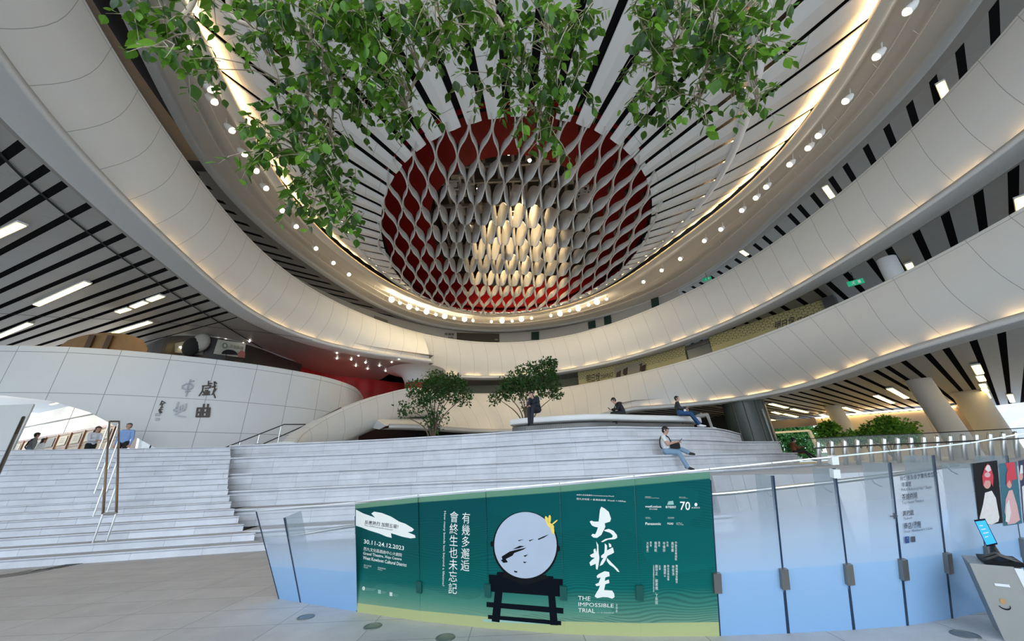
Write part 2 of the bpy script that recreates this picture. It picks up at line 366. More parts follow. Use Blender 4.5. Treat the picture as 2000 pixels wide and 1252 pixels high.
# top ring: lip, stepped fascia and the rim of the dish
a0, a1, nn = rad(-55), rad(238), 140
ph = arc(a0, a1, nn); mb = MB()
def mixf(t, d=0.0, z=0.0): return lambda p: (CRING(p, 0, 0).lerp(COVE(p, 0, 0), t) + (CRING(p, d, 0) - CRING(p, 0, 0)) + V(0, 0, z))
prof = [(0, 0.25, 16.0), (0, 0.0, 16.0), (0.03, 0, 16.22), (0.29, 0, 15.78), (0.30, 0, 16.0), (0.53, 0, 15.2), (0.54, 0, 15.42), (0.79, 0, 14.62), (0.80, 0, 14.84), (0.985, 0, 14.24)]
mb.grid([[mixf(t, d, z)(p) for p in ph] for t, d, z in prof])
fas = mb.build('trim_top_fascia', M_FASCIA, None, True, 'structure')
mb = MB(); mb.grid([[mixf(0, d, z)(p) for p in ph] for d, z in ((0.27, 15.97), (-0.05, 15.97), (-0.10, 16.02), (-0.10, 16.24), (-0.3, 16.24))]); mb.build('lip', M_LIP, fas, True)
for t, z in ((0.36, 15.40), (0.66, 14.72)):
    tp = [mixf(t, -0.02, z)(p) for p in ph]
    rail = MB().tube(tp, 0.025, 6)
    for p in ph[::4]: rail.bar(mixf(t, -0.02, z)(p), mixf(t + 0.02, 0, z + 0.4)(p), 0.02, 0.02)
    rail.build('lighting_rail', M_FASCIA, fas)
mb = MB(); mb.grid([[COVE(p, d, z) for p in ph] for d, z in ((0.12, 14.22), (0.0, 14.20), (-0.22, 14.24), (-0.26, 14.26), (-0.26, 14.40), (-0.22, 14.40), (-0.22, 14.30), (0, 14.32))])
mb.build('rim', mat('rim_cream', (0.66, 0.60, 0.50), 0.5), fas, True)
lamp_strip('cove_light', COVE, 14.42, a0, a1, -0.19, 150, 0.12, lambda k: True, fas, mat('cove_lamp', (1, 0.75, 0.4), emit=9, ecol=(1.0, 0.66, 0.30)))

# the dish: radial planks between the red opening and the rim, in two tiers with a second cove between them
RC, CC = (0.4, 18.0), CEN
def dish(phi, lam):
    a, b = RED(phi, 0), COVE_R(phi, -0.32)
    if lam < 0.555: z = 13.6 + 0.45 * lam / 0.555
    else: z = 14.08 + 0.62 * ((lam - 0.555) / 0.445) ** 1.2
    q = a.lerp(b, lam); q.z = z; return q
NP = 66; mb = MB(); st = 2 * PI / NP
for k in range(NP):
    p0 = k * st + 0.02
    for l0, l1, nl in ((-0.01, 0.545, 8), (0.575, 1.07, 8)):
        rows, uv = [], []
        for i in range(nl + 1):
            l = lerp(l0, l1, i / nl); g = lerp(0.15, 0.065, max(0, l)) * st; lz = max(0.0, l)
            a, b = dish(p0 + g, lz), dish(p0 + st - g, lz)
            if l < 0: a.z -= 0.02; b.z -= 0.02
            mid = (a + b) / 2 - V(0, 0, 0.03 + 0.03 * l); d = i / nl * (5.0 if l0 < 0 else 4.0) + (k % 3) * 0.9
            up = V(0, 0, 0.06); rows.append([a + up, a, mid, b, b + up]); uv.append([(d, j * 0.2 + 5) for j in range(5)])
        mb.grid(rows, uv); mb.poly(rows[0][::-1]); mb.poly(rows[-1])
dish_o = mb.build('ceiling_dish', M_DISH, None, False, 'structure')
pf = [2 * PI * k / 120 for k in range(121)]
MB().grid([[dish(p, l) + V(0, 0, 0.45) for p in pf] for l in (0, 0.15, 0.3, 0.45, 0.55, 0.6, 0.8, 1.0, 1.08)] + [[COVE_R(p, 0.6, 16.2) for p in pf]] + [[COVE(p, 1.5, 18.9) for p in pf]] + [[CRING(p, 1.0, 18.9) for p in pf]] + [[CRING(p, 14.0, 18.9) for p in pf]]).build('ceiling_void', M_BLACK, None, True, 'structure')
mb = MB(); mb.grid([[dish(p, l) + V(0, 0, z) for p in pf] for l, z in ((0.60, 0.06), (0.585, -0.10), (0.56, -0.16), (0.535, -0.15), (0.525, -0.10), (0.53, 0.0))])
mb.build('inner_lip', M_DISH, dish_o, True)
f2 = lambda p, d, z: (lambda q: V(q.x, q.y, q.z + z))(dish(p, 0.548 + d))
lamp_strip('cove_light', f2, -0.12, 0, 2 * PI, 0, 120, 0.010, lambda k: k % 5, dish_o, mat('inner_cove_lamp', (1, 0.75, 0.4), emit=50, ecol=(1.0, 0.66, 0.34)))

# the oculus: red drum, wavy lattice of fins, technical zone above with its lamps
oc = thing('ceiling_oculus', 'red oval opening in the dished ceiling filled with a wavy grey lattice', 'ceiling feature', (0.4, 18.0, 13.6))
GZ = fourier(at_z([(840,430),(1170,430),(1000,300),(1000,570),(880,345),(1125,345),(870,520),(1140,520)], 16.1), 2, (0.45, 20.0), 5.2, 7.3, (0.45, 20), 0.02)
gz = lambda p, z: (lambda q: V(q.x, q.y, z))(GZ(p, 0))
MB().grid([[RED(p, 0.35, 13.75) for p in pf], [RED(p, 0.35, 16.1) for p in pf], [gz(p, 16.1) for p in pf], [gz(p, 16.5) for p in pf]]).build('red_drum', M_RED, oc, True)
mb = MB(); mb.grid([[gz(p, 16.45) for p in pf], [gz(p, 19.4) for p in pf]]); mb.poly([gz(p, 19.4) for p in pf[:-1]])
mb.build('technical_void', mat('void_grey', (0.05, 0.048, 0.045), 0.8), oc)
mb = MB()
for k in range(-6, 7):
    mb.bar((0.45 + k * 0.85, 13.5, 18.3 + 0.3 * (k % 2)), (0.45 + k * 0.85, 27, 18.3 + 0.3 * (k % 2)), 0.16, 0.3)
for k in range(9): mb.bar((-4.6, 14 + k * 1.5, 17.6 + 0.25 * (k % 3)), (5.6, 14 + k * 1.5, 17.6 + 0.25 * (k % 3)), 0.14, 0.22)
for k in range(26):
    x, y = R.uniform(-4, 5), R.uniform(14, 26); mb.box((x, y, R.uniform(16.9, 17.6)), (R.uniform(0.2, 0.9), R.uniform(0.2, 0.9), R.uniform(0.1, 0.4)))
    mb.bar((x, y, 17), (x, y, 18.6), 0.05, 0.05)
mb.build('grid_beam', mat('grid_grey', (0.30, 0.29, 0.27), 0.6), oc)
for px, py in ((886,362),(1135,372),(1010,420),(912,352),(1140,380)):
    p = PZ(px, py, 15.4); mb = MB()
    for s in (-1, 1):
        mb.bar(p + V(s * 0.35, -0.3, 0), p + V(s * 0.35, 0.3, 0), 0.07, 0.07); mb.bar(p + V(-0.35, s * 0.3, 0), p + V(0.35, s * 0.3, 0), 0.07, 0.07); mb.bar(p + V(s * 0.35, 0, 0), p + V(s * 0.35, 0, 2.2), 0.05, 0.05)
    mb.box(p + V(0, 0, 0.1), (0.3, 0.3, 0.2)); mb.build('hanging_frame', M_FIN, oc)
LAT = math.atan(0.165); LE = V(-math.sin(LAT), math.cos(LAT), 0); LP = V(math.cos(LAT), math.sin(LAT), 0); LO = V(-0.95, 12.88, 0)   # the fins run a little askew
LW, SP = 3.3, 0.436
rpts = [RED(2 * PI * k / 720, 0.30) - LO for k in range(720)]; rpts = [(p.dot(LP), p.dot(LE)) for p in rpts]
def yspan(x):
    ys = [a[1] + (b[1] - a[1]) * (x - a[0]) / (b[0] - a[0]) for a, b in zip(rpts, rpts[1:] + rpts[:1]) if (a[0] - x) * (b[0] - x) <= 0 and a[0] != b[0]]
    return (min(ys), max(ys)) if len(ys) > 1 else None
def core(x, y):
    q = LO + LP * x + LE * y; return max(0.0, 1 - ((q.x - 0.4) / 7.4) ** 2 - ((q.y - 18) / 9.0) ** 2)
def fin_off(i, y):
    s = math.cos(2 * PI * y / LW); return 0.45 * SP * math.copysign(abs(s) ** 0.8, s) * (1 if i % 2 else -1)
nodes = []
for i in range(-18, 22):
    xi = (i + 0.5) * SP; sp = yspan(xi)
    if not sp or sp[1] - sp[0] < 0.8: continue
    n = max(6, int((sp[1] - sp[0]) / 0.13)); mb = MB(); rows = [[], [], [], []]
    for k in range(n + 1):
        y = lerp(sp[0], sp[1], k / n); x = xi + fin_off(i, y); c = core(xi, y); s2 = math.sin(2 * PI * y / LW) ** 2
        q = LO + LP * x + LE * y; z = 13.5 + 0.5 * c; h = 0.20 + 0.16 * c + (0.05 + 0.85 * c * c) * s2
        for r, dx, dz in ((0, -0.028, -0.5 * (h - 0.3) * s2), (1, 0.028, -0.5 * (h - 0.3) * s2), (2, 0.028, h), (3, -0.028, h)): rows[r].append(V(q.x, q.y, z + dz) + LP * dx)
    mb.grid(rows + [rows[0]]); rib = mb.build('lattice_rib', M_FIN, oc, False)
    k0 = math.ceil((sp[0] - (0 if i % 2 else LW / 2)) / LW)
    for k in range(k0, k0 + 8):
        y = k * LW + (0 if i % 2 else LW / 2)
        if sp[0] + 0.3 < y < sp[1] - 0.3: nodes.append((-core(xi + SP / 2, y), xi + SP / 2, y, rib))
nodes.sort(key=lambda t: t[0]); rest = MB()
for k, (c, x, y, rib) in enumerate(nodes):
    q = LO + LP * x + LE * y; mb = MB() if k < 100 else rest
    mb.box((q.x, q.y, 13.5 - 0.5 * c + 0.28 + 0.1 * (-c)), (0.07, 0.30, 0.5 - 0.25 * c), LAT)
    if k < 100: mb.build('connector', M_DSTEEL, rib)
rest.build('connector', M_DSTEEL, oc, False, 'stuff')
for k, (x, y, z) in enumerate(((0.2, 13.6, 16.6), (1.3, 14.2, 16.7), (-1.6, 16.0, 16.6), (2.6, 16.6, 16.7), (0.4, 19.0, 16.9), (-2.6, 19.5, 16.8), (3.4, 20.0, 16.8))):
    h = MB().lathe([(0.0, 0.3), (0.08, 0.3), (0.11, 0.0), (0.0, 0.02)], (x, y, z), 10); h.build('spotlight_head', M_LAMPH, oc)
    MB().ball((x, y, z - 0.03), 0.08, 8, 6).build('spotlight_lens', M_COOL, oc)
    ld = bpy.data.lights.new('grid_spot', 'SPOT'); ld.energy = 260; ld.color = (1, 0.74, 0.40); ld.spot_size = rad(70); ld.spot_blend = 0.6; ld.shadow_soft_size = 0.12
    lo = bpy.data.objects.new('grid_spot', ld); S.collection.objects.link(lo); lo.location = (x, y, z - 0.1)
    lo.rotation_euler = (V(0.6 + 0.15 * x, y + 6.0, 13.6) - V(x, y, z)).to_track_quat('-Z', 'Y').to_euler(); put(lo, oc)
# ---------------------------------------------------------------- ground, stair, terrace
MB().quad((-70,-40,0),(70,-40,0),(70,90,0),(-70,90,0)).build('floor', M_FLOOR, None, False, 'structure')
M_GRATE = mat('drain_dark', (0.07, 0.07, 0.07), 0.7)
NS = 17; ZS = 3.05
SE = [V(-6.49, 10.55, 0), V(-7.77, 11.37, .37), V(-8.90, 12.28, .86), V(-9.90, 13.28, 1.37), V(-10.82, 14.35, 1.93), V(-11.71, 15.44, 2.57), V(-12.65, 16.49, 3.15)]   # its edge along the seating tiers
SW0, SW1 = V(-11.99, 9.6, 0), V(-18.43, 13.97, 3.05)
def stair_pt(u, k):                        # u along a step (0 towards the pier, 1 by the seating), k the step
    z = ZS * k / NS; zz = min(z * 3.15 / 3.05, 3.15)
    for a, b in zip(SE, SE[1:]):
        if zz <= b.z + 1e-6: e = a.lerp(b, (zz - a.z) / (b.z - a.z)); break
    f = (e - SE[0]).length / (SE[-1] - SE[0]).length; f = min(1, f)
    w = SW0.lerp(SW1, f); q = w.lerp(e, u); q.z = z; return q
st_o = thing('stone_staircase', 'wide flight of pale granite steps rising to the sign wall', 'stairs', stair_pt(0.5, 0))
mb = MB(); tb = MB(); us = [-0.55 + 1.55 * i / 24 for i in range(25)]; rz = ZS / NS
for k in range(NS):
    fr = [stair_pt(u, k) for u in us]; fr = [V(p.x, p.y, k * rz) for p in fr]
    nb = [stair_pt(u, k + 1) for u in us]
    back = [(n - p) for n, p in zip(nb, fr)]; back = [V(d.x, d.y, 0) for d in back]
    L = [0.0]
    for p, q in zip(fr, fr[1:]): L.append(L[-1] + (q - p).length)
    o = (k * 7.31) % 5
    prof = ((0.0, 0.0), (0.0, rz - 0.048), (0.06, rz - 0.045), (0.06, rz - 0.026), (-0.02, rz - 0.022), (-0.02, rz))
    rows = [[p + d.normalized() * a + V(0, 0, z) for p, d in zip(fr, back)] for a, z in prof]
    mb.grid(rows, [[(l + o, 0.01 + 0.16 * (z / rz) + 0.19 * k) for l in L] for a, z in prof])
    tb.grid([rows[-1], [p + d * (1.0 if k < NS - 1 else 1.9) + V(0, 0, rz) for p, d in zip(fr, back)]])
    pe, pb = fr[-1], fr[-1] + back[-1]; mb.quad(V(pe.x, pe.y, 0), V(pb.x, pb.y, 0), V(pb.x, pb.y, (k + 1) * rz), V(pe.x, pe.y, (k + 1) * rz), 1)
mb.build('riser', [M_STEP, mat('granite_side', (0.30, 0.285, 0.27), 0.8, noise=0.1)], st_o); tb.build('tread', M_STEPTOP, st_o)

# the stepped seats: six curved tiers measured from the photograph
ZT = (3.15, 2.57, 1.93, 1.37, 0.86, 0.37, 0.0)
Lp = [V(-12.65, 16.49, 0), V(-11.71, 15.44, 0), V(-10.82, 14.35, 0), V(-9.90, 13.28, 0), V(-8.90, 12.28, 0), V(-7.77, 11.37, 0)]
Mp = [V(-7.2, 16.7, 0), V(-6.72, 15.95, 0), V(-6.21, 14.9, 0), V(-5.73, 13.9, 0), V(-5.26, 12.9, 0), V(-4.8, 11.9, 0)]
Np = [V(2.96, 15.33, 0), V(2.7, 14.26, 0), V(2.43, 13.19, 0), V(2.16, 12.12, 0), V(1.9, 11.1, 0), V(1.7, 10.1, 0)]
def px2(l, z): return [PZ(x, y, z) for x, y in l]
Ep = [px2([(1275,834),(1375,835),(1412,838.5),(1445,847)], 3.15),
      px2([(1275,856),(1375,858),(1450,862)], 2.57) + [V(15.2, 22.2, 0), V(16.0, 24.5, 0)],
      px2([(1275,889),(1375,886.5),(1475,884),(1530,884),(1556,884.5)], 1.93) + [V(16.6, 24.5, 0)],
      [V(5.0, 12.4, 0), V(8.0, 13.7, 0), V(15, 18.4, 0)], [V(5.2, 11.4, 0), V(8.5, 12.6, 0)], [V(5.4, 10.4, 0), V(9, 11.4, 0)]]
te = thing('terraced_seating', 'curved tiers of pale granite seating steps behind the glass barrier', 'seating steps', (2.7, 14.2, 0))
TIER = []
for k in range(6):
    mid = Mp[k].lerp(Np[k], 0.5) + V(0.1, 0.1, 0)
    c = resample(spline([Lp[k], Mp[k], mid, Np[k]] + [V(p.x, p.y, 0) for p in Ep[k]], 14), 0.35); TIER.append(c)
def nrm(c, i):
    t = c[min(i + 1, len(c) - 1)] - c[max(i - 1, 0)]; return V(-t.y, t.x, 0).normalized()       # towards the back
mbs = MB()
for k in range(6):
    c = TIER[k]; z1, z0 = ZT[k], ZT[k + 1]; H = z1 - z0; L = [i * 0.35 for i in range(len(c))]
    prof = []
    nst = 3 if H > 0.45 else 2
    for j in range(nst):
        za, zb = z0 + H * j / nst, z0 + H * (j + 1) / nst
        prof += [(0.0, za), (0.0, zb - 0.02), (0.018, zb - 0.016), (0.018, zb - 0.004)] if j < nst - 1 else [(0.0, za), (0.0, zb - 0.10), (0.09, zb - 0.095), (0.09, zb - 0.055), (-0.045, zb - 0.05), (-0.045, zb)]
    mb = MB()
    rows = [[p + nrm(c, i) * a + V(0, 0, z) for i, p in enumerate(c)] for a, z in prof]
    mb.grid(rows, [[(l + k * 0.83, (z - z0) / H * 0.19 * nst * 0.98 + 0.003 + k * 0.57) for l in L] for a, z in prof])
    dep = 1.9 if k else 3.0
    mb.grid([rows[-1], [p + nrm(c, i) * dep + V(0, 0, z1) for i, p in enumerate(c)]], None, False, 1)
    n = nrm(c, 0); p = c[0]; mb.quad(p + V(0, 0, 0), p + n * 1.6, p + n * 1.6 + V(0, 0, z1), p + V(0, 0, z1), 0, [(0, 0), (1.5, 0), (1.5, z1), (0, z1)])
    n = nrm(c, len(c) - 1); p = c[-1]; mb.quad(p, p + n * dep, p + n * dep + V(0, 0, z1), p + V(0, 0, z1))
    mb.build('tier', [M_STEP, M_STEPTOP], te)
# upper plaza slab behind stair and terrace, ramp landing on the right
e0 = TIER[0]; mb = MB()
mb.grid([[p + nrm(e0, i) * 2.0 + V(0, 0, 3.14) for i, p in enumerate(e0)], [V(lerp(-14, 40, i / (len(e0) - 1)), 62, 3.14) for i in range(len(e0))]])
c0, c1 = stair_pt(-0.55, NS), stair_pt(1, NS); bk = V(-0.55, 0.83, 0) * 0.8
mb.poly([c0, c1, c1 + bk, c0 + bk]); mb.quad(c0 + bk, c1 + bk, c1 + bk + V(0, 0, -0.6), c0 + bk + V(0, 0, -0.6))
mb.poly([c0 + bk + V(0, 0, -0.6), c1 + bk + V(0, 0, -0.6), V(-11, 24, 2.45), V(-14, 62, 2.45), V(-70, 62, 2.45), V(-70, 8, 2.45)])
mb.quad(V(-70, 8, 0), c0 + bk - V(0, 0, 3.05), c0 + bk - V(0, 0, 0.6), V(-70, 8, 2.45))
mb.build('floor_plaza', M_STEPTOP, None, False, 'structure')
lp_ = [V(5.2, 10.6, 1.28), V(6.6, 8.4, 1.28), V(12, 8.0, 1.28), V(70, 8.0, 1.28), V(70, 60, 1.28), V(14, 60, 1.28), V(14, 30, 1.28), V(12, 17.5, 1.28), V(6.6, 14.4, 1.28)]
MB().prism(lp_, (0, 0, -1.28)).build('floor_ramp', M_STEPTOP, None, False, 'structure')

# curved white bench on the top tier with a perforated grille below
i0 = min(range(len(e0)), key=lambda i: (e0[i] - PZ(985, 841, 3.15).xy.to_3d()).length); i1 = min(range(len(e0)), key=lambda i: (e0[i] - PZ(1408, 838, 3.15).xy.to_3d()).length)
bc = e0[i0:i1 + 1]; nb_ = len(bc)
bn = thing('ring_bench', 'long curved white stone bench on the top tier', 'bench', bc[nb_ // 2] + V(0, 0, 3.15))
def bo(i, d, z):
    e = min(1, (i + 0.4) / 3, (nb_ - 1 - i + 0.4) / 5); d2 = 0.55 + (d) + (1 - math.sqrt(max(0, 1 - (1 - e) ** 2))) * 0.6
    if d > 1.2: d2 = 0.55 + d - (1 - e) * 0.6
    return bc[i] + nrm(bc, i) * d2 + V(0, 0, 3.15 + z)
BH = 0.04
mb = MB(); mb.grid([[bo(i, d, z + BH) for i in range(nb_)] for d, z in ((0.55, 0.31), (0.10, 0.31), (0.02, 0.33), (0, 0.36), (0.0, 0.52), (0.03, 0.56), (0.10, 0.57), (1.7, 0.57), (1.85, 0.5), (1.85, 0.25), (0.55, 0.25))])
for e in (0, nb_ - 1): mb.poly([bo(e, d, z + BH) for d, z in ((0.10, 0.31), (0.0, 0.36), (0.0, 0.52), (0.10, 0.57), (1.7, 0.57), (1.85, 0.3))])
mb.build('seat', mat('bench_white', (0.80, 0.79, 0.77), 0.45, noise=0.03), bn, True)
g = NT('grille', 0.4); u = g.xyz(g.coord('UV'))
h = g.math('MULTIPLY', g.math('LESS_THAN', g.math('FRACT', g.math('DIVIDE', u[0], 0.075)), 0.55), g.math('LESS_THAN', g.math('FRACT', g.math('DIVIDE', u[1], 0.055)), 0.55))
g.base(g.mix(h, (0.20, 0.19, 0.175), (0.02, 0.02, 0.02))); g.b.inputs['Metallic'].default_value = 0.5
mb = MB(); mb.grid([[bo(i, 0.42, z) for i in range(nb_)] for z in (0.0, 0.26 + BH)], [[(i * 0.35, z) for i in range(nb_)] for z in (0.001, 0.26 + BH)]); mb.build('grille', g.m, bn)

# ---------------------------------------------------------------- white sign wall (drum) with the arch cut out of it
ZW = 7.97; ZC = 2.45                     # head of the sign wall, concourse floor
dp = spline([PZ(x, y, ZW) for x, y in ((-160, 674), (0, 675), (150, 679), (300, 690), (450, 706), (560, 722), (640, 738), (690, 755), (706, 770))] + [V(-13.6, 31.8, ZW), V(-16, 34, ZW)], 10)
dpl = [V(p.x, p.y, 0) for p in dp]
def zdrum(px, py):                         # height on the wall seen at a pixel
    r = ray(px, py); o = V(0, 0, EYE); best = None
    for a, b in zip(dpl, dpl[1:]):
        e = b - a; den = r.x * e.y - r.y * e.x
        if abs(den) < 1e-9: continue
        t = (a.x * e.y - a.y * e.x) / den; u = ((o + r * t - a).x * e.x + (o + r * t - a).y * e.y) / (e.x ** 2 + e.y ** 2)
        if t > 0 and -0.01 <= u <= 1.01: return o + r * t
    return None
arch = [zdrum(x, y) for x, y in ((-100, 771), (0, 772), (100, 783), (175, 805), (240, 840), (312, 879), (345, 897))]; arch = [p for p in arch if p]
def zarch(p):
    for a, b in zip(arch, arch[1:]):
        if a.x <= p.x <= b.x: return lerp(a.z, b.z, (p.x - a.x) / (b.x - a.x))
    return arch[0].z if p.x < arch[0].x else ZC
mb = MB(); L = [0.0]
for p, q in zip(dpl, dpl[1:]): L.append(L[-1] + (q - p).length)
rows, uvs = [], []
for t in (0, 0.02, 0.25, 0.5, 0.75, 1.0):
    rows.append([V(p.x, p.y, lerp(max(ZC, zarch(p)), ZW, t)) for p in dpl]); uvs.append([(l + 0.9, ZW - r.z + 0.94 ) for l, r in zip(L, rows[-1])])
mb.grid(rows, uvs)
nd = lambda i: nrm(dpl, i)
top = [[dpl[i] + nd(i) * d + V(0, 0, z) for i in range(len(dpl))] for d, z in ((0, ZW), (0.03, ZW + .03), (0.35, ZW + .03), (0.35, 6.7))]; mb.grid(top, [[(l + 0.9, 0.3 + d) for l in L] for d in (0, 0.03, 0.3, 1.2)])
mb.grid([[V(p.x, p.y, max(ZC, zarch(p))) for p in dpl], [p + nd(i) * 0.5 + V(0, 0, max(ZC, zarch(p)) + 0.25) for i, p in enumerate(dpl)]], [[(0.3, 0.3)] * len(dpl)] * 2)
drum = mb.build('wall_sign', M_DRUM, None, False, 'structure')
DS = Surf([(a + V(0, 0, 3), b + V(0, 0, 3), b + V(0, 0, 8), a + V(0, 0, 8)) for a, b in zip(dpl, dpl[1:])])
# floor of the level behind the sign wall
li_ = [i for i, p in enumerate(dpl) if p.x > -19.5]
mb = MB(); mb.poly([dpl[i] + nd(i) * 0.4 + V(0, 0, 6.8) for i in li_] + [V(-14, 46, 6.8), V(-34, 46, 6.8)]); mb.poly(([dpl[i] + nd(i) * 0.4 + V(0, 0, 6.6) for i in li_] + [V(-14, 46, 6.6), V(-34, 46, 6.6)])[::-1], 1)
mb.build('floor_lobby', [M_PLAIN, M_SOFF_L], None, False, 'structure')

# engraved sign: strokes of the four big characters and the small signature
M_INK = mat('sign_bronze', (0.035, 0.025, 0.02), 0.35, 0.7); M_INKL = mat('sign_steel', (0.17, 0.17, 0.175), 0.3, 0.7)
def strokes(name, sc, off, lines, w, m, parent, surf=None, lift=0.02):
    mb = MB()
    for ln in lines:
        pts = [(surf or DS).P(off[0] + x * sc, off[1] + y * sc, lift) for x, y in ln]
        n = (surf or DS).hit(off[0] + ln[0][0] * sc, off[1] + ln[0][1] * sc)[1]
        for a, b in zip(pts, pts[1:]):
            d = (b - a); 
            if d.length < 1e-4: continue
            x = d.cross(n).normalized() * w / 2; e = d.normalized() * w * 0.3
            mb.prism([a - x - e, b - x + e, b + x + e, a + x - e], n * 0.03)
    return mb.build(name, m, parent)
sg = thing('calligraphy_sign', 'four large engraved Chinese characters and small signature on the white curved wall', 'sign', DS.P(385, 785, 0.02))
q = 1 / 3.448; o = (280, 620)              # strokes traced in an enlarged crop
strokes('bronze_character', q, o, [[(440,430),(437,460)],[(440,447),(462,445)],[(398,462),(455,460),(448,475)],[(402,462),(398,495),(376,528)],[(415,478),(442,476)],[(420,490),(418,518)],[(432,490),(430,518)],[(405,500),(410,515)],[(444,498),(440,512)],[(398,522),(448,520)],[(462,470),(488,462)],[(478,434),(480,480),(470,505),(484,542)],[(490,482),(462,520)],[(483,436),(492,446)]], 0.062, M_INK, sg)
strokes('bronze_character', q, o, [[(366,612),(447,612),(441,668),(357,668),(366,612)],[(362,640),(444,640)],[(408,586),(398,668)],[(436,586),(424,668)],[(392,612),(380,668)]], 0.085, M_INK, sg)
strokes('steel_character', q, o, [[(318,420),(300,470),(288,530)],[(318,432),(342,428)],[(290,448),(265,460),(262,478),(290,486),(325,478),(334,462),(320,448),(290,448)],[(284,502),(312,494)]], 0.06, M_INKL, sg)
strokes('steel_character', q, o, [[(236,572),(222,610),(206,626),(220,636)],[(262,590),(258,620)],[(288,582),(278,624),(250,634),(216,622)],[(238,638),(216,654),(240,664),(284,670)],[(244,600),(240,628)]], 0.06, M_INKL, sg)
strokes('signature', q, o, [[(126,563),(114,590)],[(126,563),(148,576)],[(122,584),(140,580)],[(130,580),(124,602)],[(116,608),(132,604)],[(128,604),(106,624),(130,620)],[(116,628),(124,640),(110,646)],[(106,626),(112,644)]], 0.04, M_INK, sg)
for y in (648, 680): strokes('seal', q, o, [[(84 if y > 660 else 90, y + d * 6), (104 if y > 660 else 110, y + d * 6 - 1)] for d in range(3)] + [[(86, y), (84, y + 14)], [(106, y), (102, y + 14)]], 0.035, M_INKL, sg)

# ---------------------------------------------------------------- white ramp ribbon rising to the lower balcony
tp = [PZ(575, 862, 3.3), PZ(600, 838, 4.0), PZ(660, 803, 5.2), PZ(740, 772, 6.6), PZ(812, 757, 7.6), PZ(870, 765, 8.3)]
bt = [PD(x, y, p.xy.length) for (x, y), p in zip(((575, 880), (600, 880), (660, 876), (742, 838), (806, 815), (872, 814)), tp)]
tps, bts = spline(tp, 10), spline(bt, 10); mb = MB(); L = [0.0]
for p, q in zip(tps, tps[1:]): L.append(L[-1] + (q - p).length)
rows, uvs = [], []
for t, d, z in ((0, 0.5, 0.0), (0, 0.06, 0.0), (0, 0.0, -0.03), (0.10, 0.0, 0), (0.3, -0.10, 0), (0.6, -0.10, 0), (0.85, 0.10, 0), (1.0, 0.55, 0), (1.0, 1.6, 0.35), (1.0, 2.4, 0.2)):
    rows.append([]); uvs.append([])
    for k, (p, q) in enumerate(zip(tps, bts)):
        n = nrm(tps, k); n = n if n.x < 0 else -n; m = p.lerp(q, t); rows[-1].append(V(m.x, m.y, max(m.z + z, 2.5)) + n * d); uvs[-1].append((L[k] + 0.3, t * (p.z - q.z) + 0.005 + (0.2 if t == 0.10 and False else 0)))
mb.grid(rows, uvs); mb.poly([r[0] for r in rows])
mb.build('wall_ramp', [M_BAND], None, True, 'structure')
# stair handrails beside the sign wall
def rail_thing(label, pts, posts, r=0.03, m=None, h=0.9):
    t = thing('stair_handrail', label, 'handrail', pts[0]); MB().tube(pts, r, 8).build('rail', m or M_DSTEEL, t)
    for p in posts: MB().tube([p, p - V(0, 0, h)], 0.02, 6).build('post', m or M_STEEL, t)
    return t
h1 = [PY(430, 878, 18.3), PY(555, 829, 18.9), PY(597, 829, 19.6)]
rail_thing('thin dark handrail climbing along the foot of the sign wall', h1, [h1[0].lerp(h1[1], t) for t in (0.3, 0.6, 0.95)])
h2 = [PY(512, 868, 18.6), PY(600, 829, 19.5), PY(666, 796, 21.5)]
rail_thing('thin dark handrail rising along the white ramp edge', h2, [h2[0].lerp(h2[1], t) for t in (0.35, 0.95)])

# ---------------------------------------------------------------- walls behind the rings
M_WALLG = mat('grey_wall', (0.42, 0.42, 0.41), 0.6, noise=0.05, nscale=1)
def ringwall(name, f, dr, z0, z1, a, b, n, m):
    ph = arc(a, b, n); L = [i * 0.6 for i in range(n + 1)]
    return MB().grid([[f(p, dr, z0) for p in ph], [f(p, dr, z1) for p in ph]], [[(l, z0) for l in L], [(l, z1) for l in L]]).build(name, m, None, True, 'structure')
ringwall('wall_upper_level', ATOP, 3.4, 12.4, 18.8, 0.75, rad(238), 110, M_WALLG)
g = NT('olive_lattice', 0.35); u = g.xyz(g.coord('UV'))
def cell(a, b): return g.math('LESS_THAN', g.math('FRACT', a), b)
ua = g.math('DIVIDE', u[0], 0.30); va = g.math('DIVIDE', u[1], 0.20); half = g.math('MULTIPLY', g.math('FLOOR', va), 0.5)
ln = g.math('MAXIMUM', cell(g.math('ADD', ua, half), 0.16), cell(g.math('ADD', va, g.math('MULTIPLY', g.math('FLOOR', ua), 0.5)), 0.2))
nz = g.noise(g.coord(), 0.5, 3); lo = g.math('GREATER_THAN', u[1], 9.35)
gold = g.mix(nz, (0.30, 0.25, 0.10), (0.42, 0.36, 0.16)); g.base(g.mix(g.math('MULTIPLY', ln, lo), gold, (0.14, 0.115, 0.04)))
M_OLIVE = g.m
M_OLIVED = mat('olive_dark', (0.13, 0.12, 0.06), 0.5, noise=0.1, nscale=2)
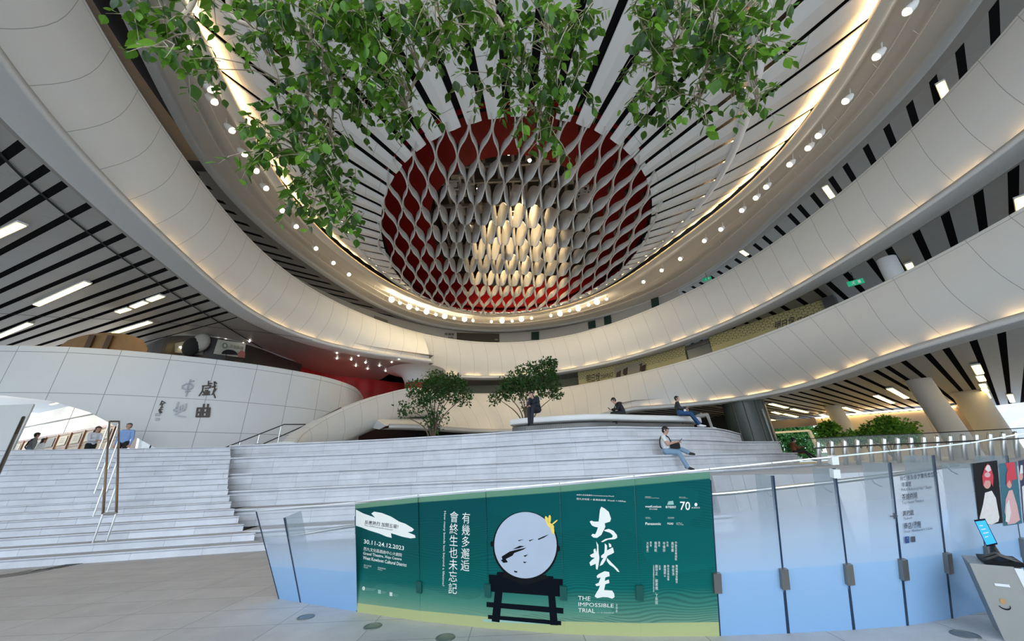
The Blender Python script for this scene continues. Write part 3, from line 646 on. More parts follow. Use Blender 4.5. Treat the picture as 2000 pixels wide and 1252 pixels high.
for i, (pa, pb, m) in enumerate((((1130, 745), (1342, 690), M_OLIVE), ((1392, 690), (1625, 600), M_OLIVE))):
    a, b = phi_of(PZ(*pa, 8.5)), phi_of(PZ(*pb, 8.5))
    def sh(x, y): r = ray(x, y); return math.atan2(r.y, r.x)
    # directions as seen from the camera, carried to the shop front
    n = 30; pts = []
    for k in range(n + 1):
        x = lerp(pa[0], pb[0], k / n); r = ray(x, lerp(pa[1], pb[1], k / n))
        t = 5.0
        while t < 90:
            q = V(r.x, r.y, 0) * t; pp = phi_of(q)
            if (q - V(*CEN, 0)).length > (ABOT(pp, 1.1 + (1.9 * (k / n) ** 1.5 if i else 0)) - V(*CEN, 0)).length and t * math.hypot(r.x, r.y) > 15: break
            t += 0.1
        pts.append(q)
    L = [0.0]
    for p, q in zip(pts, pts[1:]): L.append(L[-1] + (q - p).length)
    o = MB().grid([[p + V(0, 0, 5.75) for p in pts], [p + V(0, 0, 10.25) for p in pts]], [[(l, 5.2) for l in L], [(l, 10.25) for l in L]]).build('wall_shop_front', m, None, True, 'structure')
    if i == 0: SH1 = Surf([(p + V(0, 0, 5.2), q + V(0, 0, 5.2), q + V(0, 0, 10.25), p + V(0, 0, 10.25)) for p, q in zip(pts, pts[1:])]); P1 = pts
    else: SH2 = Surf([(p + V(0, 0, 5.2), q + V(0, 0, 5.2), q + V(0, 0, 10.25), p + V(0, 0, 10.25)) for p, q in zip(pts, pts[1:])]); P2 = pts
dw = thing('glazed_door', 'dark grey double door between the two yellow shop walls', 'door', P1[-1] + V(0, 0, 5.2))
a, b = P1[-1], P2[0]; dn = (b - a).cross(V(0, 0, 1)).normalized()
MB().bar(a + V(0, 0, 8.0), b + V(0, 0, 8.0), 0.1, 4.2).build('door_panel', mat('door_grey', (0.075, 0.09, 0.085), 0.2), dw)
MB().bar(a + V(0, 0, 9.95), b + V(0, 0, 9.95), 0.2, 0.35).build('lintel', M_DSTEEL, dw); MB().bar(a + V(0, 0, 5.8), a + V(0, 0, 9.9), 0.16, 0.16).build('jamb', M_DSTEEL, dw)
pb_ = SH2.P(1622, 585, 0.1); MB().box((pb_.x, pb_.y, 8.0), (0.55, 0.55, 4.4), 0.6).build('wall_pier', mat('pier_dark', (0.05, 0.045, 0.045), 0.3), None, False, 'structure')
ringwall('wall_lower_level', BTOP, 4.2, 5.75, 10.3, 1.2, PH_END, 40, M_OLIVED)
# recess under the lower balcony
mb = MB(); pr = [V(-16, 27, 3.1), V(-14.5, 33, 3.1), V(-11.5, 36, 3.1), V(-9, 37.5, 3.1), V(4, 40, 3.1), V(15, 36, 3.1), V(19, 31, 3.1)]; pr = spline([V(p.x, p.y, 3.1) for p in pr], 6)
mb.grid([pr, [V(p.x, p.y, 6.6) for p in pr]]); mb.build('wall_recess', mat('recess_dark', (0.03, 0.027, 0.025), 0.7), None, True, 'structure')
M_INKB = mat('letter_brown', (0.02, 0.012, 0.006), 0.5)
s1 = thing('shop_sign', 'brown shop name on the yellow wall nearer the trees', 'sign', SH1.P(1172, 738))
decal_text(SH1, '明日埕', [(1146,733),(1172,728),(1172,744),(1146,748)], 'lettering', M_INKB, s1, 0.05, True); decal_text(SH1, 'STAR+PLACE', [(1174,733),(1198,727),(1198,736),(1174,741)], 'lettering', M_INKB, s1, 0.05, True)
s2 = thing('shop_sign', 'brown shop name on the patterned yellow wall right of the grey door', 'sign', SH2.P(1555, 632))
decal_text(SH2, '明日埕', [(1514,630),(1552,618),(1552,636),(1514,644)], 'lettering', M_INKB, s2, 0.05, True); decal_text(SH2, 'STAR+PLACE', [(1557,622),(1617,603),(1617,613),(1557,632)], 'lettering', M_INKB, s2, 0.05, True)
po = thing('shop_poster', 'dark ink-painted poster beside the shop name on the yellow wall', 'poster', SH1.P(1230, 725))
decal_poly(SH1, [(1201,719),(1258,705),(1258,727),(1201,741)], 'panel', mat('ink_paper', (0.22, 0.19, 0.13), 0.6), po, 0.05)
for k, (x, y) in enumerate(((1205,728),(1218,722),(1232,718),(1246,714),(1253,716))):
    decal_poly(SH1, [(x, y), (x + 9, y - 5), (x + 8, y + 9), (x + 3, y + 12), (x - 1, y + 8)], 'ink_stroke', M_INK, po, 0.07)

# the upper level: studio opening, its sign, dark windows
UW = Surf([(ATOP(a, 3.35, 12.4), ATOP(b, 3.35, 12.4), ATOP(b, 3.35, 18), ATOP(a, 3.35, 18)) for a, b in zip(arc(0.75, 3.0, 60), arc(0.75, 3.0, 60)[1:])])
def wall_box(surf, quad, name, m, parent=None, depth=0.12, kind=None):
    ps = [surf.P(x, y, 0.02) for x, y in quad]; n = surf.hit(*quad[0])[1]
    return MB().prism(ps, n * depth).build(name, m, parent, False, kind)
M_GWIN = mat('window_green', (0.01, 0.035, 0.028), 0.08)
for k, qd in enumerate(([(1038,649),(1053,648),(1053,664),(1038,664)], [(1149,629),(1163,626),(1164,640),(1150,643)], [(1180,618),(1193,615),(1195,632),(1181,635)], [(1272,585),(1286,580),(1288,597),(1274,602)])):
    w = tag(wall_box(UW, qd, 'window_%d' % (k + 1), M_GWIN, None, 0.06), None, None, None, 'structure')
w = wall_box(UW, [(731,617),(757,626),(757,634),(731,626)], 'window_5', mat('window_grey', (0.18, 0.17, 0.16), 0.3), None, 0.06, 'structure')
dr = wall_box(UW, [(892,650),(975,652),(975,670),(892,668)], 'door_1', mat('opening_dark', (0.05, 0.045, 0.035), 0.4), None, 0.03, 'structure')
for x in (905, 935, 958): wall_box(UW, [(x, 663), (x + 14, 663), (x + 14, 665), (x, 665)], 'door_rail', mat('rail_tan', (0.30, 0.25, 0.16), 0.4), dr, 0.1)
ss = thing('studio_sign', 'small dark studio sign left of the opening on the upper level', 'sign', UW.P(878, 655))
decal_text(UW, '排演室', [(868,650),(887,651),(887,656),(868,655)], 'lettering', M_INK, ss, 0.05, True); decal_text(UW, 'Studio', [(875,657),(886,657.5),(886,661),(875,660.5)], 'lettering', M_INK, ss, 0.05, True)

# ---------------------------------------------------------------- red lobby, its soffit lights, shop posters, column
rp = spline([V(-18.5, 30.5, 0), PZ(560, 690, 10.1).xy.to_3d() + V(-1.5, 3.5, 0), V(-16.6, 31.0, 0), V(-13.6, 33.6, 0), V(-9.5, 37.0, 0), V(-5.5, 39.5, 0)], 10)
g = NT('red_curtain', 0.5); x = g.xyz(g.coord('UV')); n = g.noise(g.coord('UV'), 0.9, 2); g.base(g.mix(n, (0.10, 0.002, 0.003), (0.50, 0.008, 0.008))); 
rp2 = [p + nrm(rp, i) * (0.08 * math.sin(i * 2.1)) for i, p in enumerate(rp)]
rw = MB().grid([[p + V(0, 0, 6.7) for p in rp2], [p + V(0, 0, 10.4) for p in rp2]], [[(i * 0.4, 0) for i in range(len(rp2))], [(i * 0.4, 4.5) for i in range(len(rp2))]]).build('wall_red', g.m, None, True, 'structure')
mb = MB()
M_DOWN = mat('downlight', (1, 0.95, 0.85), emit=9, ecol=(1, 0.93, 0.82))
cp = PZ(812, 745, 9.3)
co = thing('red_column', 'short red column with flared white head under the balcony ledge', 'column', (cp.x, cp.y, 4.0))
MB().lathe([(0.62, 6.7), (0.62, 9.25)], (cp.x, cp.y, 0), 28).build('shaft', mat('column_red', (0.42, 0.01, 0.01), 0.25), co, True)
MB().lathe([(0.64, 9.1), (0.95, 9.12), (1.0, 9.3), (1.25, 9.75), (1.9, 10.1), (2.6, 10.2)], (cp.x, cp.y, 0), 28).build('capital', M_LIP, co, True)
for k, (x, y) in enumerate(((658,690),(686,703),(714,709),(741,715),(695,715),(718,721),(753,725),(779,702),(658,701),(700,695),(425,664),(440,665),(487,667),(338,667),(316,674),(475,672),(395,655),(765,708))):
    p = PZ(x, y, 10.18); d = MB().lathe([(0.0, -0.02), (0.03, -0.02), (0.045, 0.0), (0.045, 0.05)], p, 10).build('downlight', M_DOWN)
    tag(d, None, 'ceiling light', 'small downlights in the ceiling by the red lobby'); d['label'] = 'tiny round downlight set in the soffit of the lobby'
for (x, y, en) in ((640, 712, 7), (700, 728, 9), (770, 742, 7)):
    ld = bpy.data.lights.new('red_wash', 'POINT'); ld.energy = en; ld.color = (1, 0.10, 0.08); ld.shadow_soft_size = 0.1
    p = PZ(x, y, 9.0); lo = bpy.data.objects.new('red_wash', ld); S.collection.objects.link(lo); lo.location = V(p.x * 1.12, p.y * 1.12, 7.4); put(lo, rw)
# dark shop front with posters above the sign wall
sp = [V(p.x, p.y, 0) for p in spline(at_z([(282, 677), (310, 664), (345, 656), (430, 661), (500, 679), (545, 696), (590, 712)], 10.2), 4)]
MB().grid([[p + V(0, 0, 6.7) for p in sp], [p + V(0, 0, 10.22) for p in sp]]).build('wall_shop_dark', mat('shop_dark', (0.025, 0.02, 0.018), 0.35), None, False, 'structure')
SHD = Surf([(p + V(0, 0, 6.7), q + V(0, 0, 6.7), q + V(0, 0, 10.2), p + V(0, 0, 10.2)) for p, q in zip(sp, sp[1:])])
sf = thing('shop_window', 'dark shop window with grey fabric figures above the sign wall', 'window display', SHD.P(380, 680))
wall_box(SHD, [(345,672),(398,661),(398,695),(345,690)], 'display_panel', mat('display_grey', (0.16, 0.15, 0.13), 0.5), sf)
for cx, cy in ((378,680),(396,672)): 
    p = SHD.P(cx, cy, 0.3); MB().ball(p, (0.55, 0.3, 0.6), 12, 8).build('figure', mat('display_pale', (0.30, 0.29, 0.26), 0.6) if cx > 390 else M_BLACK, sf, True)
wall_box(SHD, [(356,680),(382,678),(382,680),(356,682)], 'lamp', mat('display_lamp', (1, .9, .6), emit=4), sf, 0.3)
sq = thing('shop_board', 'lit pale board with green emblem beside the dark shop window', 'sign board', SHD.P(450, 685))
wall_box(SHD, [(426,664),(480,672),(476,700),(417,692)], 'board', mat('board_pale', (0.42, 0.40, 0.34), 0.5), sq)
decal_text(SHD, '京劇臉譜', [(447,673),(472,677),(472,684),(447,680)], 'lettering', mat('board_ink', (0.12, 0.13, 0.09), 0.5), sq, 0.16)
decal_poly(SHD, ell(438, 676, 5, 5.5, 20), 'emblem', mat('emblem_green', (0.10, 0.14, 0.10), 0.5), sq, 0.16); decal_poly(SHD, ell(438, 676, 2.6, 3, 16), 'emblem_centre', mat('board_pale', (0.42, 0.40, 0.34)), sq, 0.17)
decal_poly(SHD, ell(446, 694, 15, 10, 24, 0.1, PI, 2 * PI), 'figure', M_BLACK, sq, 0.2)
decal_poly(SHD, [(462,690),(468,684),(475,690),(474,700),(461,698)], 'figure', mat('figure_pink', (0.35, 0.12, 0.10), 0.6), sq, 0.2)
sn = thing('notice_board', 'small white notice at the left end of the red wall', 'sign', PY(570, 695, 29)); p = PY(570, 695, 29)
MB().box(p, (0.45, 0.05, 0.6), 0.5).build('board', mat('notice_white', (0.65, 0.63, 0.6)), sn); MB().tube([V(p.x, p.y + 0.03, 6.8), V(p.x, p.y + 0.03, p.z)], 0.03, 8).build('post', M_DSTEEL, sn); MB().box(p + V(0.02, -0.05, -0.15), (0.2, 0.03, 0.15), 0.5).build('print', M_INK, sn)
# timber cabin seen above the sign wall on the far left
tb_ = thing('timber_pod', 'low curved timber volume above the far end of the sign wall', 'kiosk', PZ(170, 668, 8.4))
mb = MB(); c0, c1 = PZ(112, 677, 8.9), PZ(290, 678, 8.9)
mb.grid([[c0.lerp(c1, t) + V(0, 0, -2.3) for t in arc(0, 1, 12)]] + [[c0.lerp(c1, t) + V(0, 0, 0.95 * abs(math.sin(PI * t)) ** 0.5 * s - 0.1) for t in arc(0, 1, 12)] for s in (0.0, 1.0)])
mb.build('timber_wall', mat('pod_timber', (0.24, 0.13, 0.045), 0.5, noise=0.2, nscale=3), tb_, True)
for t in (0.35, 0.55): 
    q_ = c0.lerp(c1, t); MB().box(q_ + V(0, -0.1, 0.0), (0.25, 0.1, 1.3), 0.2).build('post', mat('pod_dark', (0.07, 0.035, 0.012), 0.5), tb_)

# ---------------------------------------------------------------- beyond the arch: white wall, timber shop front
A, B = PZ(30, 863, 6.35), PZ(262, 822, 6.35); A.z = B.z = 0; dA = (B - A); nA = V(dA.y, -dA.x, 0).normalized()
if nA.y > 0: nA = -nA
A2, B2 = A - dA * 0.2, B + dA * 0.02
MB().quad(A2 + V(0, 0, 6.3), B2 + V(0, 0, 6.3), B2 + V(0, 0, 8.9), A2 + V(0, 0, 8.9)).quad(A2 + V(0, 0, ZC), B2 + V(0, 0, ZC), B2 + V(0, 0, 6.3), A2 + V(0, 0, 6.3), 1).build('wall_arch_back', [mat('bright_plaster', (0.80, 0.78, 0.72), 0.6), mat('shop_cream', (0.42, 0.33, 0.22), 0.6, noise=0.15, nscale=2)], None, False, 'structure')
for t_ in (0.15, 0.5, 0.85):
    ld = bpy.data.lights.new('arch_fill_light', 'POINT'); ld.energy = 75; ld.color = (1, 0.93, 0.82); ld.shadow_soft_size = 0.3; q_ = A + dA * t_ + nA * 2.5; lo = bpy.data.objects.new('arch_fill_light', ld); S.collection.objects.link(lo); lo.location = (q_.x, q_.y, 7.6)  # added fill lights that brighten the wall beyond the arch, no fixtures
sfq = thing('timber_shopfront', 'row of timber framed shop windows beyond the arch behind the standing man', 'shop front', A + V(0, 0, ZC))
M_TIM = mat('timber_frame', (0.22, 0.09, 0.035), 0.45, noise=0.2, nscale=6)
N = 9
MB().bar(A + V(0, 0, 6.28), B + V(0, 0, 6.28), 0.12, 0.18).build('top_rail', M_TIM, sfq); MB().bar(A + V(0, 0, 5.1), B + V(0, 0, 5.1), 0.08, 0.10).build('middle_rail', M_TIM, sfq)
for k in range(N + 1):
    p = A + dA * k / N + nA * 0.05; MB().box((p.x, p.y, 4.35), (0.2, 0.14, 3.8), math.atan2(dA.y, dA.x)).build('mullion', M_TIM, sfq)
for k in range(N):
    p = A + dA * (k + 0.5) / N + nA * 0.07; w_ = dA.length / N * 0.62
    MB().box((p.x, p.y, 5.66), (w_, 0.04, 0.75), math.atan2(dA.y, dA.x)).build('notice', mat('notice_cream', (0.52, 0.47, 0.36), 0.6) if k not in (3, 8) else mat('notice_dark', (0.12, 0.10, 0.06), 0.5), sfq)
    for d in range(3 if k not in (3, 8) else 0): MB().box((p.x, p.y, 5.85 - d * 0.15), (w_ * 0.5, 0.06, 0.05), math.atan2(dA.y, dA.x)).build('print', mat('print_grey', (0.25, 0.22, 0.18)), sfq)
# suspended soffit light seen through the arch, wall rail and joint
WA = Surf([(A2 + V(0, 0, 3), B2 + V(0, 0, 3), B2 + V(0, 0, 9), A2 + V(0, 0, 9))])
gd = thing('glass_doorway', 'dark reflective doorway between the standing man and the foot of the sign wall', 'door', WA.P(300, 868, 0.1))
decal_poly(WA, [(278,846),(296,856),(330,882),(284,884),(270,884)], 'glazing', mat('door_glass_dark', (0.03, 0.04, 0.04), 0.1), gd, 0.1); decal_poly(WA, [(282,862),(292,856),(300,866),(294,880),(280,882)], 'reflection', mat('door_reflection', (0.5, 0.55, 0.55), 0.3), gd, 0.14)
decal_poly(WA, [(266,846),(276,846),(268,884),(256,884)], 'frame', M_TIM, gd, 0.16)
r_ = thing('wall_rail', 'dark rail with joints across the bright wall beyond the arch', 'rail', WA.P(100, 825, 0.1))
MB().tube([WA.P(36, 838, 0.15), WA.P(200, 806, 0.15)], 0.035, 6).build('rail', M_DSTEEL, r_); MB().tube([WA.P(128, 846, 0.12), WA.P(150, 795, 0.12)], 0.02, 6).build('upright', M_DSTEEL, r_)
# white pier at the left edge of the stair, with its handrail
p = PZ(20, 881, 3.05); p.z = 0; ztop = PD(50, 788, math.hypot(p.x, p.y)).z; mb = MB()
mb.obox(p + V(-3.2, -0.1, 0), (3.25, 0.1, 0), (-0.14, 0.16, 0), (0, 0, ztop)); mb.build('wall_stair_pier', M_LIP, None, False, 'structure')
hr = [PY(46, 815, 13.5), PY(30, 850, 13.0), PY(-4, 925, 11.4), PY(-60, 1040, 9.4)]
rail_thing('dark handrail along the white pier at the left edge of the stair', hr, [hr[1], hr[2]], 0.05)

# double handrail standing on the stair
hs = thing('double_handrail', 'pair of long steel handrails on slender posts in the middle of the stair', 'handrail', PZ(190, 1090, 0))
lo1, lo2 = V(-10.42, 10.12, 0.93), V(-10.10, 10.30, 0.93)
lo1, lo2 = PD(201, 1004, 15.0), PD(227, 1002, 15.0); hb = PZ(226, 877, 3.05); dh = math.hypot(hb.x, hb.y); hi1, hi2 = PD(214, 823, dh), PD(233, 823, dh)
M_RAIL = mat('rail_bronze', (0.20, 0.15, 0.13), 0.25, 0.9)
for a_, b_ in ((lo1, hi1), (lo2, hi2)): MB().tube([a_, b_], 0.03, 8).build('rail', M_RAIL, hs)
MB().tube([lo1, lo2], 0.03, 8).build('cross_bar', M_STEEL, hs); MB().tube([hi1, hi2], 0.03, 8).build('cross_bar', M_RAIL, hs)
for t in (0.0, 0.24, 0.48, 0.72, 0.98):
    for a_, b_ in ((lo1, hi1), (lo2, hi2)):
        q_ = a_.lerp(b_, t); MB().tube([q_, V(q_.x, q_.y, max(0, q_.z - 1.0))], 0.022, 8).build('post', M_STEEL, hs)
# slotted drain at the stair foot and ring grate in the paving
dg = thing('slot_drain', 'dark slotted drain strip along the foot of the stair', 'drain', stair_pt(-0.05, 0))
for k in range(12): 
    q_ = PZ(92 + k * 7, 1112 - k * 1.4, 0.004); MB().box(q_, (0.05, 0.45, 0.006), -0.9).build('slot', M_GRATE, dg)
rg = thing('ring_grate', 'concentric dark grooves in the paving near the stair foot', 'floor grate', PZ(10, 1130, 0))
for r0 in (0.5, 0.62, 0.74, 0.86):
    c_ = PZ(-10, 1118, 0.004); MB().grid([[c_ + V((r0 + e) * 1.3 * math.cos(t), (r0 + e) * 1.0 * math.sin(t), 0) for t in arc(rad(-100), rad(15), 24)] for e in (0, 0.045)]).build('groove', M_GRATE, rg)
# ---------------------------------------------------------------- leaning glass barrier
JB = [(545,1170),(698,1195),(822,1213),(956,1227),(1103,1238),(1252,1243),(1405,1242),(1540,1237),(1668,1230),(1773,1222),(1860,1208),(1940,1191),(2010,1174),(2085,1154)]
JT = [(500,998),(694,981),(816,967),(948,956),(1093,944),(1238,930),(1385,916),(1507,904),(1627,892),(1736,881),(1822,873),(1894,865),(1962,853),(2035,840)]
LEAN = 0.5
GB = [PZ(x, y, 0) for x, y in JB]; GT = [PY(x, y, b.y - LEAN) for (x, y), b in zip(JT, GB)]
GC = []                                    # far top corner of each flat panel
for i in range(len(GB) - 1):
    n = (GB[i + 1] - GB[i]).cross(GT[i] - GB[i]); r_ = ray(*JT[i + 1]); o_ = V(0, 0, EYE); GC.append(o_ + r_ * ((GB[i] - o_).dot(n) / r_.dot(n)))
BS = Surf([(GB[i], GB[i + 1], GC[i], GT[i]) for i in range(len(GB) - 1)])
def _clip(ps, a, b, s):                    # keep the part of a polygon on one side of the line a b
    f = lambda p: s * ((b[0] - a[0]) * (p[1] - a[1]) - (b[1] - a[1]) * (p[0] - a[0])); o = []
    for p, q in zip(ps, ps[1:] + ps[:1]):
        fp, fq = f(p), f(q)
        if fp >= 0: o.append(p)
        if (fp >= 0) != (fq >= 0): t = fp / (fp - fq); o.append((lerp(p[0], q[0], t), lerp(p[1], q[1], t)))
    return o
def pane_decal(px, name, m, parent, off):  # a print laid on the flat panes it covers, creased at their joints
    mb = MB()
    for i in range(len(GC)):
        ps = _clip(_clip(list(px), JB[i], JT[i], 1), JB[i + 1], JT[i + 1], -1)
        if len(ps) < 3: continue
        n = (GB[i + 1] - GB[i]).cross(GT[i] - GB[i]).normalized(); n = -n if n.y > 0 else n; o_ = V(0, 0, EYE); out = []
        for x, y in ps:
            r_ = ray(x, y); out.append(o_ + r_ * ((GB[i] - o_).dot(n) / r_.dot(n)) + n * off)
        mb.poly(out)
    return mb.build(name, m, parent)
def gp(i, u, v, off=0.0):                  # a point on panel i; off towards the viewer
    i = min(i, len(GC) - 1); p = GB[i].lerp(GB[i + 1], u).lerp(GT[i].lerp(GC[i], u), v); n = (GB[i + 1] - GB[i]).cross(GT[i] - GB[i]).normalized()
    if n.y > 0: n = -n
    return p + n * off
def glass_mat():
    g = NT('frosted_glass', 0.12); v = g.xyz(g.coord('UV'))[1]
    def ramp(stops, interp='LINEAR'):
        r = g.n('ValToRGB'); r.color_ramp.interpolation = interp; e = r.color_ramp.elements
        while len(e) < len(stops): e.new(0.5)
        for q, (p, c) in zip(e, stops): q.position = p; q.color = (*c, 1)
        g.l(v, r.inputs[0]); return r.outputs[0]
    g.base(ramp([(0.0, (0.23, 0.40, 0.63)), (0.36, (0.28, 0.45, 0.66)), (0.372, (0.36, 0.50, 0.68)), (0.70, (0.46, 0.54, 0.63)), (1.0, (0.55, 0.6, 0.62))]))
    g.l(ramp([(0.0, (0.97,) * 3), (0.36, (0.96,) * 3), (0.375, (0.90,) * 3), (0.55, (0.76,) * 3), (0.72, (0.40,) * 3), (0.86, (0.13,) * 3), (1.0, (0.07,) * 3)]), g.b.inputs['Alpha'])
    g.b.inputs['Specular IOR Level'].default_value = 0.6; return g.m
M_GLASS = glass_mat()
M_SEAL = mat('glass_edge', (0.012, 0.03, 0.06), 0.25); M_EDGE = mat('edge_light', (0.60, 0.68, 0.66), 0.2)
g = NT('fin_glass', 0.08); g.base(g.mix(0.0, (0.30, 0.38, 0.42), (0.3, 0.4, 0.4))); g.b.inputs['Alpha'].default_value = 0.38; M_FING = g.m
M_CLAMP = mat('clamp_steel', (0.28, 0.27, 0.25), 0.35, 0.85)
gb = thing('glass_barrier', 'long curved barrier of leaning frosted glass panels in front of the steps', 'glass barrier', GB[5])
for i in range(len(GB) - 1):
    mb = MB(); g0 = 0.004 / max(0.3, (GB[i + 1] - GB[i]).length)
    c = [(g0, 0), (1 - g0, 0), (1 - g0, 1), (g0, 1)]
    mb.quad(*[gp(i, u, v) for u, v in c], 0, [(u + 0.001, v + 0.0005) for u, v in c]); mb.build('glass_panel', M_GLASS, gb)
    mb = MB(); mb.bar(gp(i, g0, 1), gp(i, 1 - g0, 1), 0.016, 0.012); mb.build('cap_rail', M_STEEL if i < 8 else M_EDGE, gb)
fins = [(0, 0.30, 0.90), (1, 0, 0.87), (6, 0, 0.93), (7, 0, 0.92), (8, 0, 0.93), (9, 0, 0.93), (10, 0, 0.95), (11, 0, 0.87), (12, 0, 0.88)]
for i, u, h in fins:
    n = gp(i, u, 0.5, 0) - gp(i, u, 0.5, 1); a, b = gp(i, u, 0.0, -0.01), gp(i, u, h, -0.01)
    b2 = a + (b - a) * 0.96; w = n.normalized() * 0.24
    MB().prism([a, a + w, b2 + w, b], (b - a).cross(n).normalized() * 0.018).build('fin', M_FING, gb)
    MB().bar(gp(i, u, 0.0, -0.006), gp(i, u, h, -0.006), 0.03, 0.016, n).build('joint_seal', M_SEAL, gb)
e = (gp(0, 0, 0), gp(0, 0, 1)); MB().bar(e[0], e[1], 0.014, 0.012).build('end_edge', M_SEAL, gb)
for i in (6, 7, 8, 9, 10, 11, 12):
    v = 0.315; p, q = gp(i, 0.0, v - 0.055, 0.012), gp(i, 0.0, v + 0.06, 0.012); nn_ = gp(i, 0, v, 1) - gp(i, 0, v, 0)
    MB().bar(p, q, 0.075, 0.05, nn_).build('clamp', M_CLAMP, gb)
for i in range(2, 6):
    v = 0.27; p, q = gp(i, 0.0, v - 0.04, 0.012), gp(i, 0.0, v + 0.05, 0.012); nn_ = gp(i, 0, v, 1) - gp(i, 0, v, 0)
    MB().bar(p, q, 0.07, 0.035, nn_).build('clamp', mat('clamp_green', (0.006, 0.075, 0.065), 0.4), gb)
for v_ in (0.90, 0.98): MB().bar(gp(8, 0.0, v_ - 0.025, 0.0), gp(8, 0.0, v_ + 0.025, 0.0), 0.07, 0.05).build('top_clamp', mat('clamp_white', (0.75, 0.77, 0.76), 0.3), gb)
hl = [PY(575, 1046, 6.6), PY(640, 1035, 6.35), PY(694, 1027, 6.15), PY(830, 1010, 5.7), PY(1000, 992, 5.4), PY(1200, 975, 5.15), PY(1400, 965, 4.95), PY(1520, 953, 4.9), PY(1640, 940, 4.95), PY(1760, 925, 5.05), PY(1870, 907, 5.2)]
cur = [hl[0] + V(0.0, 0, -0.115), hl[0] + V(-0.05, 0, -0.09), hl[0] + V(-0.05, 0, -0.03)]
MB().tube(cur + spline(hl, 5), 0.024, 10).build('handrail', M_STEEL, gb)
for x, y in ((694, 1027), (1497, 957), (1605, 945), (1702, 934), (1850, 910)):
    k = PY(x, y, lerp(4.95, 5.1, 0.3)) if x > 700 else PY(x, y, 6.15)
    MB().tube([k, k + V(0.02, 0.0, -0.06), k + V(0.10, 0.02, -0.10)], 0.010, 6).build('bracket', M_STEEL, gb)

# ---------------------------------------------------------------- advertising banner on five panels of the barrier
bnr = thing('advertising_banner', 'wide teal theatre banner with a white drum stuck on the glass barrier', 'banner', gp(3, 0.5, 0.0, 0.006))
g = NT('banner_print', 0.4); g.b.inputs['Specular IOR Level'].default_value = 0.15; u = g.xyz(g.coord('UV'))
r = g.n('ValToRGB'); e = r.color_ramp.elements
stops = [(0.0, (0.40, 0.43, 0.20)), (0.082, (0.40, 0.43, 0.20)), (0.086, (0.17, 0.30, 0.20)), (0.17, (0.075, 0.23, 0.165)), (0.30, (0.003, 0.12, 0.105)), (0.5, (0.0005, 0.085, 0.08)), (0.925, (0.0002, 0.062, 0.068)), (0.955, (0.0002, 0.062, 0.068)), (0.96, (0.13, 0.26, 0.165)), (1, (0.15, 0.27, 0.175))]
while len(e) < len(stops): e.new(0.5)
for q, (p, c) in zip(e, stops): q.position = p; q.color = (*c, 1)
g.l(u[1], r.inputs[0])
n = g.noise(g.coord('UV'), 2.2, 2); n2 = g.noise(g.coord('UV'), 0.9, 1)
ph_ = g.math('ADD', g.math('MULTIPLY', u[1], 210), g.math('ADD', g.math('MULTIPLY', n, 70), g.math('MULTIPLY', g.math('MULTIPLY', u[0], n2), 60)))
wv = g.math('MULTIPLY', g.math('POWER', g.math('ABSOLUTE', g.math('SINE', ph_)), 3), g.math('SUBTRACT', 1, g.math('LESS_THAN', u[1], 0.086)))
wv = g.math('MULTIPLY', wv, g.math('MULTIPLY_ADD', g.math('GREATER_THAN', g.noise(g.coord('UV'), 1.6, 2), 0.45), 0.32, 0.10)); wv = g.math('MULTIPLY', wv, g.math('LESS_THAN', u[1], 0.955))
gr = g.mix(g.math('MULTIPLY', u[0], 0.22), r.outputs[0], (0.0, 0.17, 0.15)); gr = g.mix(g.math('LESS_THAN', u[1], 0.086), gr, r.outputs[0])
g.base(g.mix(wv, gr, (0.001, 0.03, 0.034)))
g.b.inputs['Coat Weight'].default_value = 0.0; M_BAN = g.m
mb = MB()
for i in range(1, 6):
    for k in range(4):
        u0, u1 = k / 4, (k + 1) / 4; c = [(u0, 0), (u1, 0), (u1, 0.985), (u0, 0.985)]
        mb.quad(*[gp(i, a, b, 0.006) for a, b in c], 0, [(((i - 1) + a) / 5 + 0.001, b / 0.985 + 0.0005) for a, b in c])
mb.build('film', M_BAN, bnr)
M_PW = mat('print_white', (0.80, 0.79, 0.73), 0.4, spec=0.1); M_PB = mat('print_black', (0.006, 0.007, 0.008), 0.5, spec=0.12); M_PS = mat('print_pale', (0.62, 0.66, 0.60), 0.4); M_PLOW = mat('print_soft_green', (0.30, 0.48, 0.42), 0.4)
CA = lambda x, y: (680 + x / 3.911, 920 + y / 3.911); CB = lambda x, y: (1090 + x / 3.794, 920 + y / 3.794); CC_ = lambda x, y: (650 + x / 2.846, 812 + y / 2.846)
def T(c, body, q4, name='lettering', m=None, bold=False, lead=1.0):
    decal_text(BS, body, [c(*p) for p in q4], name, m or M_PW, bnr, 0.0105, bold, lead)
def Q(x0, y0, x1, y1, sk=0.0): return [(x0, y0), (x1, y0 + sk), (x1, y1 + sk), (x0, y1)]
def vert(s): return '\n'.join(s)
def PG(c, pts, name, m, off=0.0085): pane_decal([c(*p) for p in pts], name, m, bnr, off)
PG(CA, [(62,292),(120,322),(210,354),(180,322),(202,308),(260,318),(330,345),(395,385),(440,400),(490,430),(506,444),(492,460),(458,464),(514,488),(518,508),(480,512),(420,500),(330,472),(336,508),(300,500),(240,475),(160,450),(110,430),(62,415)], 'brush_stroke', M_PW, 0.0078)
T(CA, '反應熱烈 加開五場！', [(133,370),(388,406),(384,440),(130,402)], m=M_PB); T(CA, 'Five additional performances!', [(132,406),(345,441),(343,455),(131,418)], m=M_PB)
T(CA, '30.11-24.12.2023', [(125,517),(432,570),(430,602),(123,550)], bold=True); T(CA, '西九文化區戲曲中心大劇院', [(124,575),(417,625),(415,652),(122,602)])
